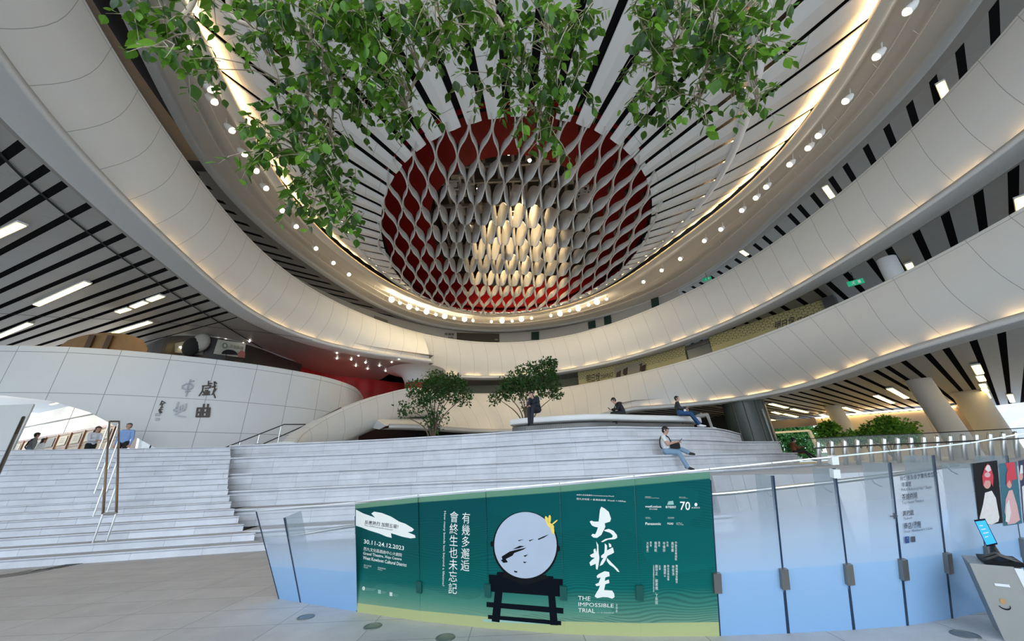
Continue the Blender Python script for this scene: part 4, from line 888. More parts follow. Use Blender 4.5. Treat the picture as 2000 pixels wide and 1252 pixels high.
T(CA, 'Grand Theatre, Xiqu Centre', [(120,612),(413,660),(411,686),(118,640)], bold=True); T(CA, 'West Kowloon Cultural District', [(119,644),(452,702),(450,728),(117,670)], bold=True)
T(CA, '西九文化區\nWestK', [(125,708),(182,718),(181,744),(123,736)], m=M_PS); T(CA, '香港話劇團\nHKRep', [(231,727),(290,738),(289,764),(230,755)], m=M_PS)
PG(CA, ell(122, 893, 11, 15, 20), 'social_icon', M_PS); PG(CA, Q(232,903,254,932,3), 'social_icon', M_PLOW); PG(CA, Q(320,921,341,950,3), 'social_icon', M_PS)
T(CA, 'f', [(118,884),(126,885),(125,903),(117,902)], m=M_BAN)
for x, y in ((138, 886), (260, 910), (348, 932)): T(CA, 'westkowloon\nxiqucentre', Q(x, y, x + (80 if x < 200 else 36), y + 20, 8), m=M_PLOW)
T(CA, vert('有幾多邂逅'), [(875,312),(936,316),(928,762),(862,756)]); T(CA, vert('會終生也未忘記'), [(781,303),(846,308),(834,936),(768,930)])
T(CA, 'How many bonds last beyond a lifetime?', [(752,303),(738,875),(717,875),(731,303)])
# the printed drum on its stand
M_SKIN = mat('drumhead', (0.42, 0.47, 0.56), 0.35, noise=0.12, nscale=2.5); M_WOOD = mat('print_ebony', (0.003, 0.005, 0.009), 0.5, spec=0.08)
g = NT('print_ebony_fading', 0.4); v = g.xyz(g.coord('UV'))
PG(CC_, [(868,880),(1280,906),(1276,1004),(872,974)], 'stand_block', M_WOOD, 0.0078); PG(CC_, [(914,866),(956,866),(928,1146),(884,1140)], 'stand_post', M_WOOD, 0.0082); PG(CC_, [(1190,888),(1226,890),(1252,1162),(1210,1160)], 'stand_post', M_WOOD, 0.0082)
PG(CC_, [(856,1032),(1282,1066),(1282,1098),(856,1060)], 'stand_rung', M_WOOD, 0.0080); PG(CC_, [(864,1104),(1270,1138),(1270,1162),(864,1126)], 'stand_rung', M_WOOD, 0.0080); PG(CC_, [(838,1128),(1110,1140),(1266,1150),(1266,1160),(838,1142)], 'stand_rung', M_PLOW, 0.0077)
PG(CC_, ell(1072, 722, 182, 192, 48), 'drum_rim', M_PB, 0.0084); PG(CC_, [(955,860),(1072,915),(1185,880),(1200,900),(1072,940),(940,890)], 'drum_cradle', M_PB, 0.0083); PG(CC_, ell(1072, 717, 173, 184, 56), 'drum_head', M_SKIN, 0.0092)
for p in ([(940,780),(985,752),(1040,738),(1078,730),(1060,742),(1010,760),(1000,775),(960,795),(972,805),(945,800)], [(1140,682),(1172,668),(1205,656),(1175,675),(1145,688)], [(935,800),(960,790),(975,812),(950,815)], [(1058,808),(1080,810),(1066,818)], [(1008,858),(1028,862),(1024,870),(1010,866)], [(1060,775),(1088,768),(1070,782)], [(1090,690),(1120,682),(1096,696)], [(1030,690),(1062,684),(1036,695)], [(1000,740),(1040,720),(1068,722),(1036,734)]): PG(CC_, p, 'worn_mark', M_PB, 0.0098)
M_YEL = mat('print_yellow', (0.85, 0.62, 0.12), 0.4)
for c_, rx, ry, rt in (((1192,580), 26, 9, 1.25), ((1205,575), 26, 8, 1.65), ((1222,630), 26, 9, 1.35), ((1234,590), 22, 4, -0.7)): PG(CC_, ell(*c_, rx, ry, 18, rt), 'dragonfly_wing', M_YEL, 0.0102)
PG(CC_, ell(1212, 608, 22, 12, 18, 0.6), 'dragonfly_body', M_YEL, 0.0104)
for c_ in ((886,710),(1256,736)): PG(CC_, ell(*c_, 8, 16, 14), 'drum_knob', M_PB, 0.0098)
# brush-written title
for p in ([(320,262),(345,275),(375,300),(392,350),(385,372),(345,385),(350,410),(335,440),(320,470),(290,492),(262,490),(245,475),(255,462),(275,465),(285,445),(295,415),(270,410),(250,400),(234,372),(245,365),(268,372),(300,372),(305,330),(310,285)],
          [(340,435),(375,425),(410,440),(435,470),(438,490),(420,502),(370,505),(330,524),(318,520),(350,500),(400,490),(405,475),(385,455),(345,442)],
          [(282,518),(298,545),(300,600),(306,640),(300,690),(292,728),(280,722),(278,684),(255,694),(240,700),(232,675),(250,655),(272,640),(245,635),(235,620),(250,612),(265,605),(262,580),(275,570),(285,600),(288,560)],
          [(345,532),(362,548),(362,585),(405,562),(415,600),(398,610),(365,625),(350,660),(330,690),(308,700),(318,670),(335,640),(320,640),(318,625),(342,605),(345,570)],
          [(362,640),(400,680),(440,720),(455,745),(440,742),(410,710),(380,690),(360,662)], [(374,530),(392,540),(395,560),(378,562)],
          [(300,760),(345,738),(378,745),(382,775),(350,785),(345,810),(375,800),(380,825),(350,835),(340,878),(400,882),(415,905),(418,930),(400,942),(370,932),(330,930),(290,938),(270,925),(285,895),(300,872),(310,845),(285,850),(275,835),(300,825),(315,785),(290,790),(285,775)]): PG(CB, p, 'brush_title', M_PW)
T(CB, 'THE', [(148,920),(240,925),(238,956),(148,951)]); T(CB, 'IMPOSSIBLE', [(150,967),(412,979),(410,1007),(150,996)]); T(CB, 'TRIAL', [(150,1010),(272,1016),(274,1047),(148,1040)])
T(CB, '— a musical', [(285,1035),(410,1040),(410,1051),(285,1046)], m=M_PS); T(CB, vert('音樂劇'), [(427,978),(441,979),(440,1042),(426,1041)], m=M_PS)
T(CB, '由西九文化區委約 Commissioned by WestK', [(138,167),(415,178),(415,191),(138,180)]); T(CB, '西九文化區 × 香港話劇團  WestK × HKRep', [(137,195),(502,214),(500,230),(136,212)])
T(CB, 'westKowloon', Q(643,250,762,267,2), bold=True); T(CB, '西九文化區', Q(674,273,733,284,1)); PG(CB, [(806,248),(815,222),(850,218),(856,246)], 'logo_shape', M_PLOW); T(CB, '香港話劇團', Q(793,254,870,272,1), bold=True)
T(CB, '70', Q(901,222,976,286,2), bold=True); PG(CB, ell(1019, 246, 11, 13, 16), 'logo_shape', M_PW); T(CB, '▲ 誠品生活', Q(986,262,1047,273,1))
for q_ in ((642,184,748,198,'主辦及製作\nCommissioner and Producer'),(895,187,960,200,'聯合主辦\nCo-presenter'),(645,337,690,350,'冠名贊助\nTitle Partner'),(810,337,858,350,'支持機構\nSupporter')): T(CB, q_[4], Q(*q_[:4], 2), m=M_PS)
T(CB, 'Panasonic', Q(645,376,760,396,1), bold=True); T(CB, 'PGAD', Q(808,378,852,393,1), bold=True); T(CB, '太平山\nThe Peak', Q(872,377,928,396,1), m=M_PS)
for s_, x0, y0, x1, y1 in (('方俊杰',652,520,669,596),('導演',678,517,691,556),('張飛帆',711,520,731,595),('編劇',740,517,753,556),('岑偉宗',773,520,793,595),('作詞',801,517,815,556),('高世章',835,520,855,595),('作曲及音樂總監',863,517,879,656),('＊承蒙香港演藝學院允許參與是次製作演出',701,690,711,892),('劉守正．鄭君熾．丁彤欣',717,690,738,982),('主演',744,692,757,728),('黃逸君＊',779,692,798,782),('聯合音樂指導',806,690,821,806),('林俊浩',841,692,859,768),('舞蹈編排及動作',868,690,884,827)): T(CB, vert(s_), Q(x0, y0, x1, y1, 1), m=M_PW)

# wayfinding lettering on the glass further right
wf = thing('wayfinding_sign', 'grey bilingual direction lettering with arrow on the frosted glass panel', 'sign', BS.P(1790, 985, 0.004))
M_WF = mat('film_grey', (0.07, 0.08, 0.10), 0.6, spec=0.1); M_WFB = mat('film_navy', (0.02, 0.06, 0.22), 0.5)
for s_, q_, bd in (('排練室及香港賽馬會藝堂', [(1754,929),(1827,920),(1828,930),(1755,939)], True), ('排演室', [(1757,941),(1776,939),(1777,949),(1758,951)], True), ('PHKA Rehearsal Hall / Studio', [(1757,953),(1817,947),(1817,953),(1757,959)], False), ('茶館劇場', [(1758,964),(1788,960),(1789,973),(1759,977)], True), ('Tea House Theatre', [(1758,978),(1800,973),(1801,979),(1759,984)], False), ('票務處', [(1760,997),(1781,994),(1782,1005),(1760,1008)], True), ('Tickets', [(1761,1010),(1778,1007),(1778,1012),(1761,1015)], False), ('商店/餐廳', [(1762,1020),(1795,1016),(1796,1030),(1763,1033)], True), ('Shop / Restaurant / Cafe', [(1763,1035),(1818,1028),(1818,1034),(1763,1041)], False)):
    decal_text(BS, s_, q_, 'lettering', M_WF, wf, 0.014, bd)
decal_poly(BS, [(1764,1047),(1772,1046),(1773,1059),(1765,1060)], 'access_icon', M_WFB, wf, 0.014); decal_poly(BS, [(1776,1047),(1784,1046),(1785,1057),(1777,1058)], 'lift_icon', M_WF, wf, 0.014)
decal_poly(BS, ell(1769, 1055, 2.4, 2.6, 14), 'access_symbol', M_PW, wf, 0.014); decal_poly(BS, [(1768,1048.5),(1769.5,1048.5),(1770,1053),(1768,1053)], 'access_symbol', M_PW, wf, 0.014)
decal_poly(BS, [(1735,1006.3),(1746,1005.3),(1741,1001),(1744,1000.4),(1751,1006.3),(1745,1012.5),(1742,1012),(1746,1007.5),(1735,1008.4)], 'arrow', M_WF, wf, 0.014)
# opera posters
def poster(label, q4, bgm, robes, extra=()):
    t = thing('opera_poster', label, 'poster', BS.P(*q4[0], 0.006), 'opera posters on the glass barrier')
    pane_decal(q4, 'sheet', bgm, t, 0.006)
    for i, (m, pts) in enumerate(extra + robes): pane_decal(pts, ('shape', 'robe', 'face', 'headdress')[min(3, i)], m, t, 0.0075 + 0.0008 * i)
M_SK = mat('print_skin', (0.60, 0.28, 0.24), 0.5); M_PR = mat('print_red', (0.55, 0.03, 0.05), 0.5); M_PTE = mat('print_teal', (0.02, 0.12, 0.16), 0.5); M_PK = mat('print_pink', (0.62, 0.35, 0.34), 0.5); M_ROBE = mat('print_robe', (0.66, 0.62, 0.58), 0.5, noise=0.15, nscale=30)
poster('tall black poster of an opera performer in a white robe', [(1898,905),(1946,899),(1957,1021),(1911,1026)], M_PB, ((M_ROBE, [(1922,962),(1935,958),(1943,972),(1950,1010),(1948,1018),(1935,1024),(1918,1022),(1911,1012),(1918,985)]), (M_SK, ell(1926, 945, 7, 9, 20)), (M_PR, [(1918,950),(1916,930),(1921,912),(1927,905),(1933,912),(1938,930),(1937,950),(1931,938),(1922,938)]), (M_PK, ell(1926, 927, 6, 5, 16)), (M_ROBE, [(1921,916),(1925,908),(1930,908),(1933,918),(1927,922)])))
poster('poster with a red panel and a performer in pink robes', [(1949,906),(1984,901),(1995,1022),(1959,1027)], M_PTE, ((M_PR, [(1962,904),(1980,902),(1984,935),(1976,938),(1966,920)]), (M_PK, [(1968,958),(1975,956),(1984,985),(1990,1015),(1980,1022),(1966,1024),(1960,1000),(1962,975)]), (M_SK, ell(1969, 945, 5, 8, 18)), (M_PR, [(1963,948),(1963,925),(1968,912),(1973,925),(1974,948),(1969,936)]), (M_ROBE, [(1962,985),(1968,975),(1972,1000),(1968,1020),(1961,1018)])))
poster('dark blue poster cut by the right edge of the picture', [(1987,900),(2030,893),(2044,1014),(1998,1021)], mat('print_navy', (0.01, 0.015, 0.06), 0.5), ((M_ROBE, [(1994,950),(2002,945),(2012,990),(2006,1012),(1998,1012)]), (M_SK, ell(1992, 930, 4, 8, 16)), (M_ROBE, [(1989,925),(1991,908),(1995,908),(1996,924)])))

# ---------------------------------------------------------------- umbrella bag stand at the right, floor lights
ks = PZ(1962, 1252, 0); dx = V(0.75, -0.66, 0); dy = V(0.66, 0.75, 0)
kt = thing('umbrella_bag_stand', 'grey metal umbrella bag stand with small logo beside the barrier', 'dispenser', ks)
h_ = PD(1881, 1099, math.hypot(ks.x, ks.y)).z
M_KG = mat('stand_grey', (0.30, 0.30, 0.28), 0.4, 0.3, noise=0.06); M_KW = mat('stand_white', (0.72, 0.74, 0.78), 0.35)
fw, dp_ = 0.27, 0.42
mb = MB(); mb.obox(ks, dx * fw, dy * dp_, (0, 0, h_)); mb.build('body', M_KG, kt)
MB().obox(ks + dx * fw - dy * 0.004, dx * 0.05, dy * (dp_ + 0.008), (0, 0, h_ - 0.01)).build('edge_panel', M_KW, kt)
sd = ks + dx * (fw + 0.05); MB().prism([sd + V(0, 0, 0.1), sd + dx * 0.34 + V(0, 0, 0.05), sd + dx * 0.34 + V(0, 0, 0.25), sd + dx * 0.02 + V(0, 0, h_ - 0.12)], dy * 0.38).build('bag_chute', M_KW, kt)
MB().obox(ks + dx * 0.10 + V(0, 0, h_), dx * 0.24, dy * 0.34, (0, 0, 0.035)).build('hopper', M_PB, kt)
for d in (0.02, 0.15): MB().tube([ks + dx * 0.13 + dy * (0.05 + d) + V(0, 0, h_ + 0.03), ks + dx * (0.22) + dy * (0.05 + d) + V(0, 0, h_ + 0.07), ks + dx * 0.34 + dy * (0.05 + d) + V(0, 0, h_ + 0.02)], 0.014, 6).build('clip', M_DSTEEL, kt)
f_ = lambda a, z: ks + dx * a - dy * 0.006 + V(0, 0, z)
MB().quad(f_(0.10, h_ * 0.72), f_(0.19, h_ * 0.72), f_(0.19, h_ * 0.755), f_(0.10, h_ * 0.755)).build('label_strip', M_KW, kt)
MB().poly([f_(0.10 + 0.035 * math.cos(t), h_ * 0.46 + 0.03 * math.sin(t)) for t in arc(PI * 1.0, PI * 2.1, 14)] + [f_(0.10 + 0.03 * math.cos(t), h_ * 0.465 + 0.022 * math.sin(t)) for t in arc(PI * 2.05, PI * 1.05, 14)]).build('emblem', M_PB, kt)
MB().poly([f_(0.09, h_ * 0.49), f_(0.115, h_ * 0.49), f_(0.12, h_ * 0.54), f_(0.095, h_ * 0.56), f_(0.085, h_ * 0.52)]).build('emblem', mat('emblem_orange', (0.5, 0.25, 0.08)), kt)
tk = PZ(2012, 1215, 0); tk.z = 0
tt = thing('tablet_stand', 'small blue tablet screen on a dark pole behind the bag stand', 'tablet stand', (tk.x, tk.y, 0))
dT = math.hypot(tk.x, tk.y) ; c4 = [PD(x, y, dT * 0.97) for x, y in ((1902,1016),(1924,1013),(1949,1063),(1927,1068))]
nT = (c4[1] - c4[0]).cross(c4[3] - c4[0]).normalized(); nT = nT if nT.y < 0 else -nT
mid_ = (c4[0] + c4[2]) / 2
MB().prism(c4, -nT * 0.02).build('bezel', M_PB, tt)
ins = [mid_ + (c - mid_) * 0.88 + nT * 0.003 for c in c4]; MB().quad(*ins).build('screen', mat('screen_blue', (0.01, 0.12, 0.40), 0.2, emit=0.55, ecol=(0.02, 0.22, 0.62)), tt)
for k in range(4): 
    a_, b_ = ins[0].lerp(ins[3], 0.2 + 0.16 * k), ins[1].lerp(ins[2], 0.2 + 0.16 * k); MB().bar(a_.lerp(b_, 0.2) + nT * 0.004, a_.lerp(b_, 0.55 + 0.1 * (k % 3)) + nT * 0.004, 0.008, 0.003, nT).build('screen_text', M_PW, tt)
pt = [(c4[2] + c4[3]) / 2 - nT * 0.01, PD(1946, 1085, dT * 0.98), V(tk.x, tk.y, 0.55), V(tk.x, tk.y, 0.02)]
MB().tube(pt, [0.022, 0.04, 0.032, 0.03], 10).build('pole', M_DSTEEL, tt); MB().lathe([(0, 0.03), (0.16, 0.03), (0.17, 0.0)], (tk.x, tk.y, 0), 20).build('base', M_DSTEEL, tt)
M_UP = mat('uplight_glass', (0.16, 0.17, 0.165), 0.15); M_UR = mat('uplight_rim', (0.20, 0.20, 0.19), 0.4, 0.6)
for (x, y), lb in (((597,1206), 'round light in the paving in front of the glass end panel, farthest from the camera'), ((728,1224), 'round light in the paving below the left end of the banner, second of three'), ((870,1246), 'round light in the paving cut by the lower picture edge'), ((1885,1240), 'round light in the paving at the foot of the bag stand')):
    p = PZ(x, y, 0); t = thing('floor_uplight', lb, 'floor light', p, 'round lights let into the paving')
    MB().lathe([(0.0, 0.006), (0.085, 0.006)], p, 24).build('lens', M_UP, t); MB().lathe([(0.085, 0.001), (0.085, 0.009), (0.10, 0.008), (0.105, 0.0)], p, 24).build('rim', M_UR, t)
# ---------------------------------------------------------------- right side: columns, back wall, balustrade, outside
M_COL = mat('column_plaster', (0.50, 0.45, 0.38), 0.6, noise=0.05, nscale=2)
def column(label, base, top, r, m=M_COL, grp='leaning round columns on the right'):
    t = thing('round_column', label, 'column', base, grp); d = Vector(top) - Vector(base)
    MB().tube([Vector(base) + d * k / 6 for k in range(7)], r, 28).build('shaft', m, t, True); return t
def col_px(label, tx, ty, bx, by, z, r, zb=1.28):
    top = PZ(tx, ty, z); b = PY(bx, by, top.y); e = (b - top); k = (top.z - zb) / (top.z - b.z); column(label, top + e * k, top + V(0, 0, 0.3), r)
col_px('slender leaning column behind the round bright shrub', 1624, 794, 1668, 868, 5.3, 0.52)
col_px('thick leaning column right of the shrubs', 1791, 743, 1865, 850, 5.3, 0.52)
col_px('wide leaning column at the end of the beige wall', 1888, 766, 1944, 850, 5.3, 0.75)
tc = PZ(1731, 507, 10.2); column('short pale column between the two right balconies', (tc.x, tc.y, 6.2), (tc.x, tc.y, 10.4), 0.36, M_LIP, None)
# dark glazed column by the end of the terrace
gt = PZ(1450, 788, 5.3); gbp = PY(1475, 868, gt.y); e = gbp - gt; k = (gt.z - 1.3) / (gt.z - gbp.z); gbase = gt + e * k
gc = thing('glazed_lift_shaft', 'dark green glazed lift drum at the end of the terrace', 'lift shaft', gbase)
M_DG = mat('glazing_dark', (0.05, 0.062, 0.05), 0.38, spec=0.5)
prof = [gbase + e * 0 - e * kk for kk in (0, )]
MB().tube([gbase, gbase.lerp(gt, 0.5), gt + V(0, 0, 0.2)], 1.28, 26).build('drum', M_DG, gc, True)
for a in (rad(-150), rad(-120), rad(-88), rad(-58), rad(-25)):
    o_ = V(1.29 * math.cos(a), 1.29 * math.sin(a), 0); MB().bar(gbase + o_, gt + o_, 0.05, 0.05, (1, 0, 0)).build('mullion', M_DSTEEL, gc)
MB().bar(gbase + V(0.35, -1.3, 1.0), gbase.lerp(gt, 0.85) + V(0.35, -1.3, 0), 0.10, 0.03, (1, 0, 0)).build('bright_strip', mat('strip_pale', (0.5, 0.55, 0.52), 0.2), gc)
# beige back wall with a cove of light along its head
wq = [PZ(1590, 812, 5.3), PZ(1640, 806, 5.3), PZ(1760, 796, 5.3), PZ(1900, 786, 5.3)]; wq = [V(p.x, p.y, 0) for p in wq]; wq[0] = V(wq[0].x, wq[0].y, 0)
bw = spline(wq, 8); mb = MB(); mb.grid([[p + V(0, 0, 1.0) for p in bw], [p + V(0, 0, 4.95) for p in bw]], [[(i * 0.8, 0) for i in range(len(bw))], [(i * 0.8, 4) for i in range(len(bw))]])
mb.build('wall_east', panel_mat('beige_panel', (0.52, 0.44, 0.35), 4.2, (), 0.02), None, True, 'structure')
MB().grid([[p + V(-0.05, -0.15, 5.0) for p in bw], [p + V(-0.05, -0.05, 5.12) for p in bw]]).build('cove_light', M_LAMPW, bpy.data.objects['wall_east'])
# raking end wall and pale canopy beyond
p0, p1 = PY(1897, 786, 29.5), PY(1936, 852, 29.5); MB().prism([p0, p0 + V(1.8, 1, 0), p1 + V(2.4, 1, -1.5), p1 + V(0, 0, -1.5)], (0, 3, 0)).build('wall_east_end', mat('end_plaster', (0.42, 0.35, 0.28), 0.6), None, False, 'structure')
cv = [PY(1890, 800, 37.5), PY(2060, 756, 37.5), PY(2100, 850, 36), PY(1926, 862, 37.0)]
MB().prism(cv, (0, 0.5, 0)).build('wall_canopy', panel_mat('canopy_white', (0.62, 0.63, 0.63), 2.0), None, False, 'structure')
cv = [PY(1925, 848, 36), PY(1985, 776, 36), PY(2040, 750, 36), PY(2040, 795, 35), PY(1955, 856, 35)]
MB().prism(cv, (0, 0.6, 0.2)).build('wall_canopy_rib', mat('rib_grey', (0.45, 0.46, 0.46), 0.5), None, False, 'structure')
# window to the street trees, under a dark lintel
lt = [PY(1502, 837, 33), PY(1590, 828, 36)]; wn = thing('street_window', 'white framed opening to green street trees behind the seated brown coat', 'window', (lt[0] + lt[1]) / 2)
MB().bar(lt[0] + V(-4, 0, 0.2), lt[1] + V(0.3, 0, 0.2), 0.4, 0.7).build('lintel', mat('lintel_brown', (0.075, 0.05, 0.04), 0.5), wn)
fr = [PY(1500, 846, 33), PY(1580, 841, 35.5), PY(1602, 884, 35.5)]
MB().bar(fr[0], fr[1], 0.16, 0.16).build('frame', mat('frame_white', (0.75, 0.76, 0.75)), wn); MB().bar(fr[1], fr[2], 0.22, 0.22).build('frame', mat('frame_white', (0.75, 0.76, 0.75)), wn)
MB().box((40, 66, 1.1), (80, 0.6, 2.6)).build('wall_street', mat('street_wall', (0.10, 0.13, 0.09), 0.8, noise=0.3, nscale=1), None, False, 'structure')
# balustrade with steel posts on the ramp landing
bp = [PZ(1575, 858, 2.35), PZ(1601, 856.5, 2.35), PZ(1700, 851, 2.35), PZ(1800, 847, 2.35), PZ(1920, 841, 2.35), PZ(2060, 833, 2.35)]; bp = [V(p.x, p.y, 0) for p in spline(bp, 12)]
bl = thing('ramp_balustrade', 'glass balustrade with a row of round-topped steel posts behind the barrier', 'balustrade', bp[20] + V(0, 0, 1.28))
g = NT('clear_glass', 0.05); g.b.inputs['Base Color'].default_value = (0.55, 0.62, 0.60, 1); g.b.inputs['Alpha'].default_value = 0.16; M_CLR = g.m
cumu = [0.0]
for a, b in zip(bp, bp[1:]): cumu.append(cumu[-1] + (b - a).length)
def along(s):
    for i in range(len(bp) - 1):
        if cumu[i + 1] >= s: return bp[i].lerp(bp[i + 1], (s - cumu[i]) / (cumu[i + 1] - cumu[i]))
    return bp[-1]
xs = [1601 + 26 * k for k in range(17)]; sp_ = []
for x in xs:
    best = min(range(240), key=lambda k: abs((lambda q: 1000 + F_PX * ((q - V(0, 0, EYE)).dot(AX_R) / (q - V(0, 0, EYE)).dot(AX_F)))(along(cumu[-1] * k / 240) + V(0, 0, 2.0)) - x)); sp_.append(cumu[-1] * best / 240)
sp_ = sorted(set(sp_))
for s0, s1 in zip(sp_, sp_[1:]):
    a, b = along(s0), along(s1); MB().prism([a + V(0, 0.40, 1.3), b + V(0, 0.40, 1.3), b + V(0, 0.0, 2.35), a + V(0, 0.0, 2.35)], (0, 0.012, 0)).build('glass_panel', M_CLR, bl)
for s in sp_:
    p = along(s); MB().tube([p + V(0, 0.36, 1.26), p + V(0, 0.02, 2.2), p + V(0, 0.0, 2.25)], [0.075, 0.075, 0.03], 12).build('post', M_STEEL, bl, True)
MB().tube([p + V(0, -0.12, 1.98) for p in bp], 0.025, 8).build('handrail', M_DSTEEL, bl); MB().tube([p + V(0, 0.0, 2.36) for p in bp], 0.018, 6).build('cap_rail', M_DSTEEL, bl)

# ---------------------------------------------------------------- strip lights in the slats
def strip(a, b, z, w, label, grp, m=M_TUBE):
    p, q_ = PZ(*a, z), PZ(*b, z); p.z = q_.z = z - 0.03
    t = thing('strip_light', label, 'ceiling light', (p + q_) / 2, grp); d = (q_ - p).normalized() * 0.05
    MB().bar(p - d, q_ + d, w + 0.06, 0.07).build('housing', M_LAMPH, t); MB().bar(p + V(0, 0, -0.04), q_ + V(0, 0, -0.04), w, 0.03).build('diffuser', m, t)
zL = 10.2 + 0.02
for a, b, lb in (((-40,474),(44,435),'long warm strip light in the west soffit, cut by the left picture edge, upper one'), ((72,594),(172,550),'long warm strip light in the west soffit left of the three short dashes'), ((-40,672),(60,630),'warm strip light low at the left picture edge above the sign wall'), ((219,650),(294,627),'warm strip light just above the sign wall, below the three short dashes')): strip(a, b, zL, 0.2, lb, 'strip lights in the west soffit')
for (a, b), w_ in zip((((231,608),(253,601)), ((260,598),(285,588)), ((292,585),(317,576))), ('lowest', 'middle', 'highest')): strip(a, b, zL, 0.2, 'short warm light dash in the west soffit, %s of a row of three' % w_, 'short light dashes in the west soffit')
strip((100, 789), (113, 786), 10.22, 0.2, 'small warm light under the floor above the arch', None)
for (a, b), z, lb in ((((1773,513),(1782,530)), 10.22, 'warm strip light between the right balconies left of centre'), (((1990,383),(1995,418)), 10.22, 'warm strip light between the right balconies at the right picture edge'), (((1835,160),(1847,190)), 16.02, 'warm strip light above the upper right balcony, nearest the top corner'), (((1610,363),(1625,384)), 16.02, 'warm strip light above the upper right balcony, middle one'), (((1447,489),(1459,497)), 16.02, 'small warm strip light above the upper right balcony, farthest along')): strip(a, b, z, 0.22, lb, 'strip lights behind the right balconies')
lows = [((1904,711),(1913,728)), ((1912,732),(1918,742)), ((1917,748),(1921,755)), ((1921,757),(1925,763)), ((1924,765),(1930,776)), ((1971,769),(1977,784)), ((1736,757),(1770,776)), ((1709,771),(1743,786)), ((1647,794),(1683,805)), ((1504,787),(1536,795)), ((1546,797),(1576,804)), ((1509,803),(1523,807)), ((1530,807),(1556,813)), ((1496,817),(1518,821)), ((1518,826),(1535,829)), ((1602,808),(1614,812))]
names_ = ('longest of a column of five below the lower right balcony', 'second of a column of five below the lower right balcony', 'third of a column of five below the lower right balcony', 'fourth of a column of five below the lower right balcony', 'lowest of a column of five below the lower right balcony', 'alone at the far right under the lower soffit', 'upper of two long strips left of the thick column', 'lower of two long strips left of the thick column', 'beside the top of the slender column', 'first strip right of the glazed drum, upper row', 'second strip right of the glazed drum, upper row', 'short one in the second row right of the glazed drum', 'long one in the second row right of the glazed drum', 'third row right of the glazed drum', 'lowest strip above the dark lintel', 'short strip left of the slender column top')
for (a, b), n_ in zip(lows, names_): strip(a, b, 5.32 - 0.05, 0.24, 'warm light, ' + n_, 'strip lights in the low east soffit')

# ---------------------------------------------------------------- spotlights on the ring rails
SPB = [(762,583),(797,597),(831,607),(867,616),(906,622),(980,625),(1018,622),(1094,611),(1130,601),(1167,588)]
SPS = [(352,70),(397,160),(404,185),(440,243),(466,291),(490,325),(510,360),(543,405),(571,437),(611,481),(646,510),(677,533),(779,590),(813,602),(850,613),(886,620),(923,625),(959,627),(1000,626),(1038,620),(1076,615),(1113,605),(1150,594),(1186,582),(1259,548),(1295,525),(1332,502),(1380,466),(1413,443),(1455,405),(1483,380),(1504,358),(1551,313),(1588,280),(1609,255),(1664,185),(1727,95),(1790,3)]
allsp = sorted([(x, y, 1) for x, y in SPB] + [(x, y, 0) for x, y in SPS])
GREEN_ = 0
def spot(x, y, bright, idx):
    p = PZ(x, y, 14.35); side = 'left' if x < 740 else ('right' if x > 1200 else 'far')
    if bright: lb = 'brightly burning spotlight at the far end of the ceiling ring, number %s from the left' % ORD[SPB.index((x, y))]
    else: lb = '%s small white spotlight along the %s side of the ceiling ring rail' % (ORD[[q[0] for q in SPS if ('left' if q[0] < 740 else 'right' if q[0] > 1200 else 'far') == side].index(x)], side)
    t = thing('spotlight', lb, 'spotlight', p, 'spotlights on the ceiling ring')
    ax = (V(1.0, 15, 4) - p).normalized(); s = 1.25
    MB().tube([p, p + ax * 0.1 * s, p + ax * 0.26 * s], [0.06 * s, 0.10 * s, 0.11 * s], 12).build('head', M_LAMPH, t, True)
    MB().ball(p + ax * 0.26 * s, (0.17 if bright else 0.095) * s, 10, 6).build('lens', M_COOL if bright else M_LENS, t, True)
    MB().tube([p + ax * 0.08, p + V(0, 0, 0.2), p + V(0, 0, 0.5) - V(ax.x, ax.y, 0) * 0.1], 0.022, 6).build('bracket', M_LAMPH, t)
ORD = 'first second third fourth fifth sixth seventh eighth ninth tenth eleventh twelfth thirteenth fourteenth'.split()
for i, (x, y, b) in enumerate(allsp): spot(x, y, b, i)
for a, b, e in (((700, 560), (0, 20), 1), ):
    pass

# exit signs
M_EXIT = mat('exit_green', (0.0, 0.28, 0.12), 0.4, emit=0.12, ecol=(0.0, 0.4, 0.18))
for (x, y), z, lb in (((1671, 552), 9.6, 'green running man exit sign below the upper right balcony'), ((1381, 545), 15.3, 'green running man exit sign above the upper right balcony')):
    p = PZ(x, y, z); t = thing('exit_sign', lb, 'exit sign', p, 'green exit signs'); a = -0.7
    dxx = V(math.cos(a), math.sin(a), 0); MB().box(p, (0.62, 0.08, 0.26), a).build('panel', M_EXIT, t)
    nn2 = V(math.sin(a), -math.cos(a), 0); nn2 = nn2 if nn2.dot(V(p.x, p.y, 0)) < 0 else -nn2
    c_ = p + nn2 * 0.05
    MB().box(c_ + dxx * 0.14, (0.10, 0.01, 0.16), a).build('door_symbol', M_PW, t)
    f2_ = lambda u, v: c_ + dxx * u + V(0, 0, v)
    mb = MB(); mb.ball(f2_(-0.06, 0.07), 0.025, 8, 6); mb.bar(f2_(-0.07, 0.04), f2_(-0.09, -0.03), 0.03, 0.01, nn2); mb.bar(f2_(-0.09, -0.03), f2_(-0.03, -0.09), 0.022, 0.01, nn2); mb.bar(f2_(-0.09, -0.03), f2_(-0.16, -0.08), 0.022, 0.01, nn2); mb.bar(f2_(-0.13, 0.03), f2_(-0.02, 0.02), 0.018, 0.01, nn2)
    mb.build('running_man', M_PW, t); MB().tube([p + V(0, 0, 0.12), V(p.x, p.y, z + 0.6)], 0.015, 6).build('hanger', M_DSTEEL, t)
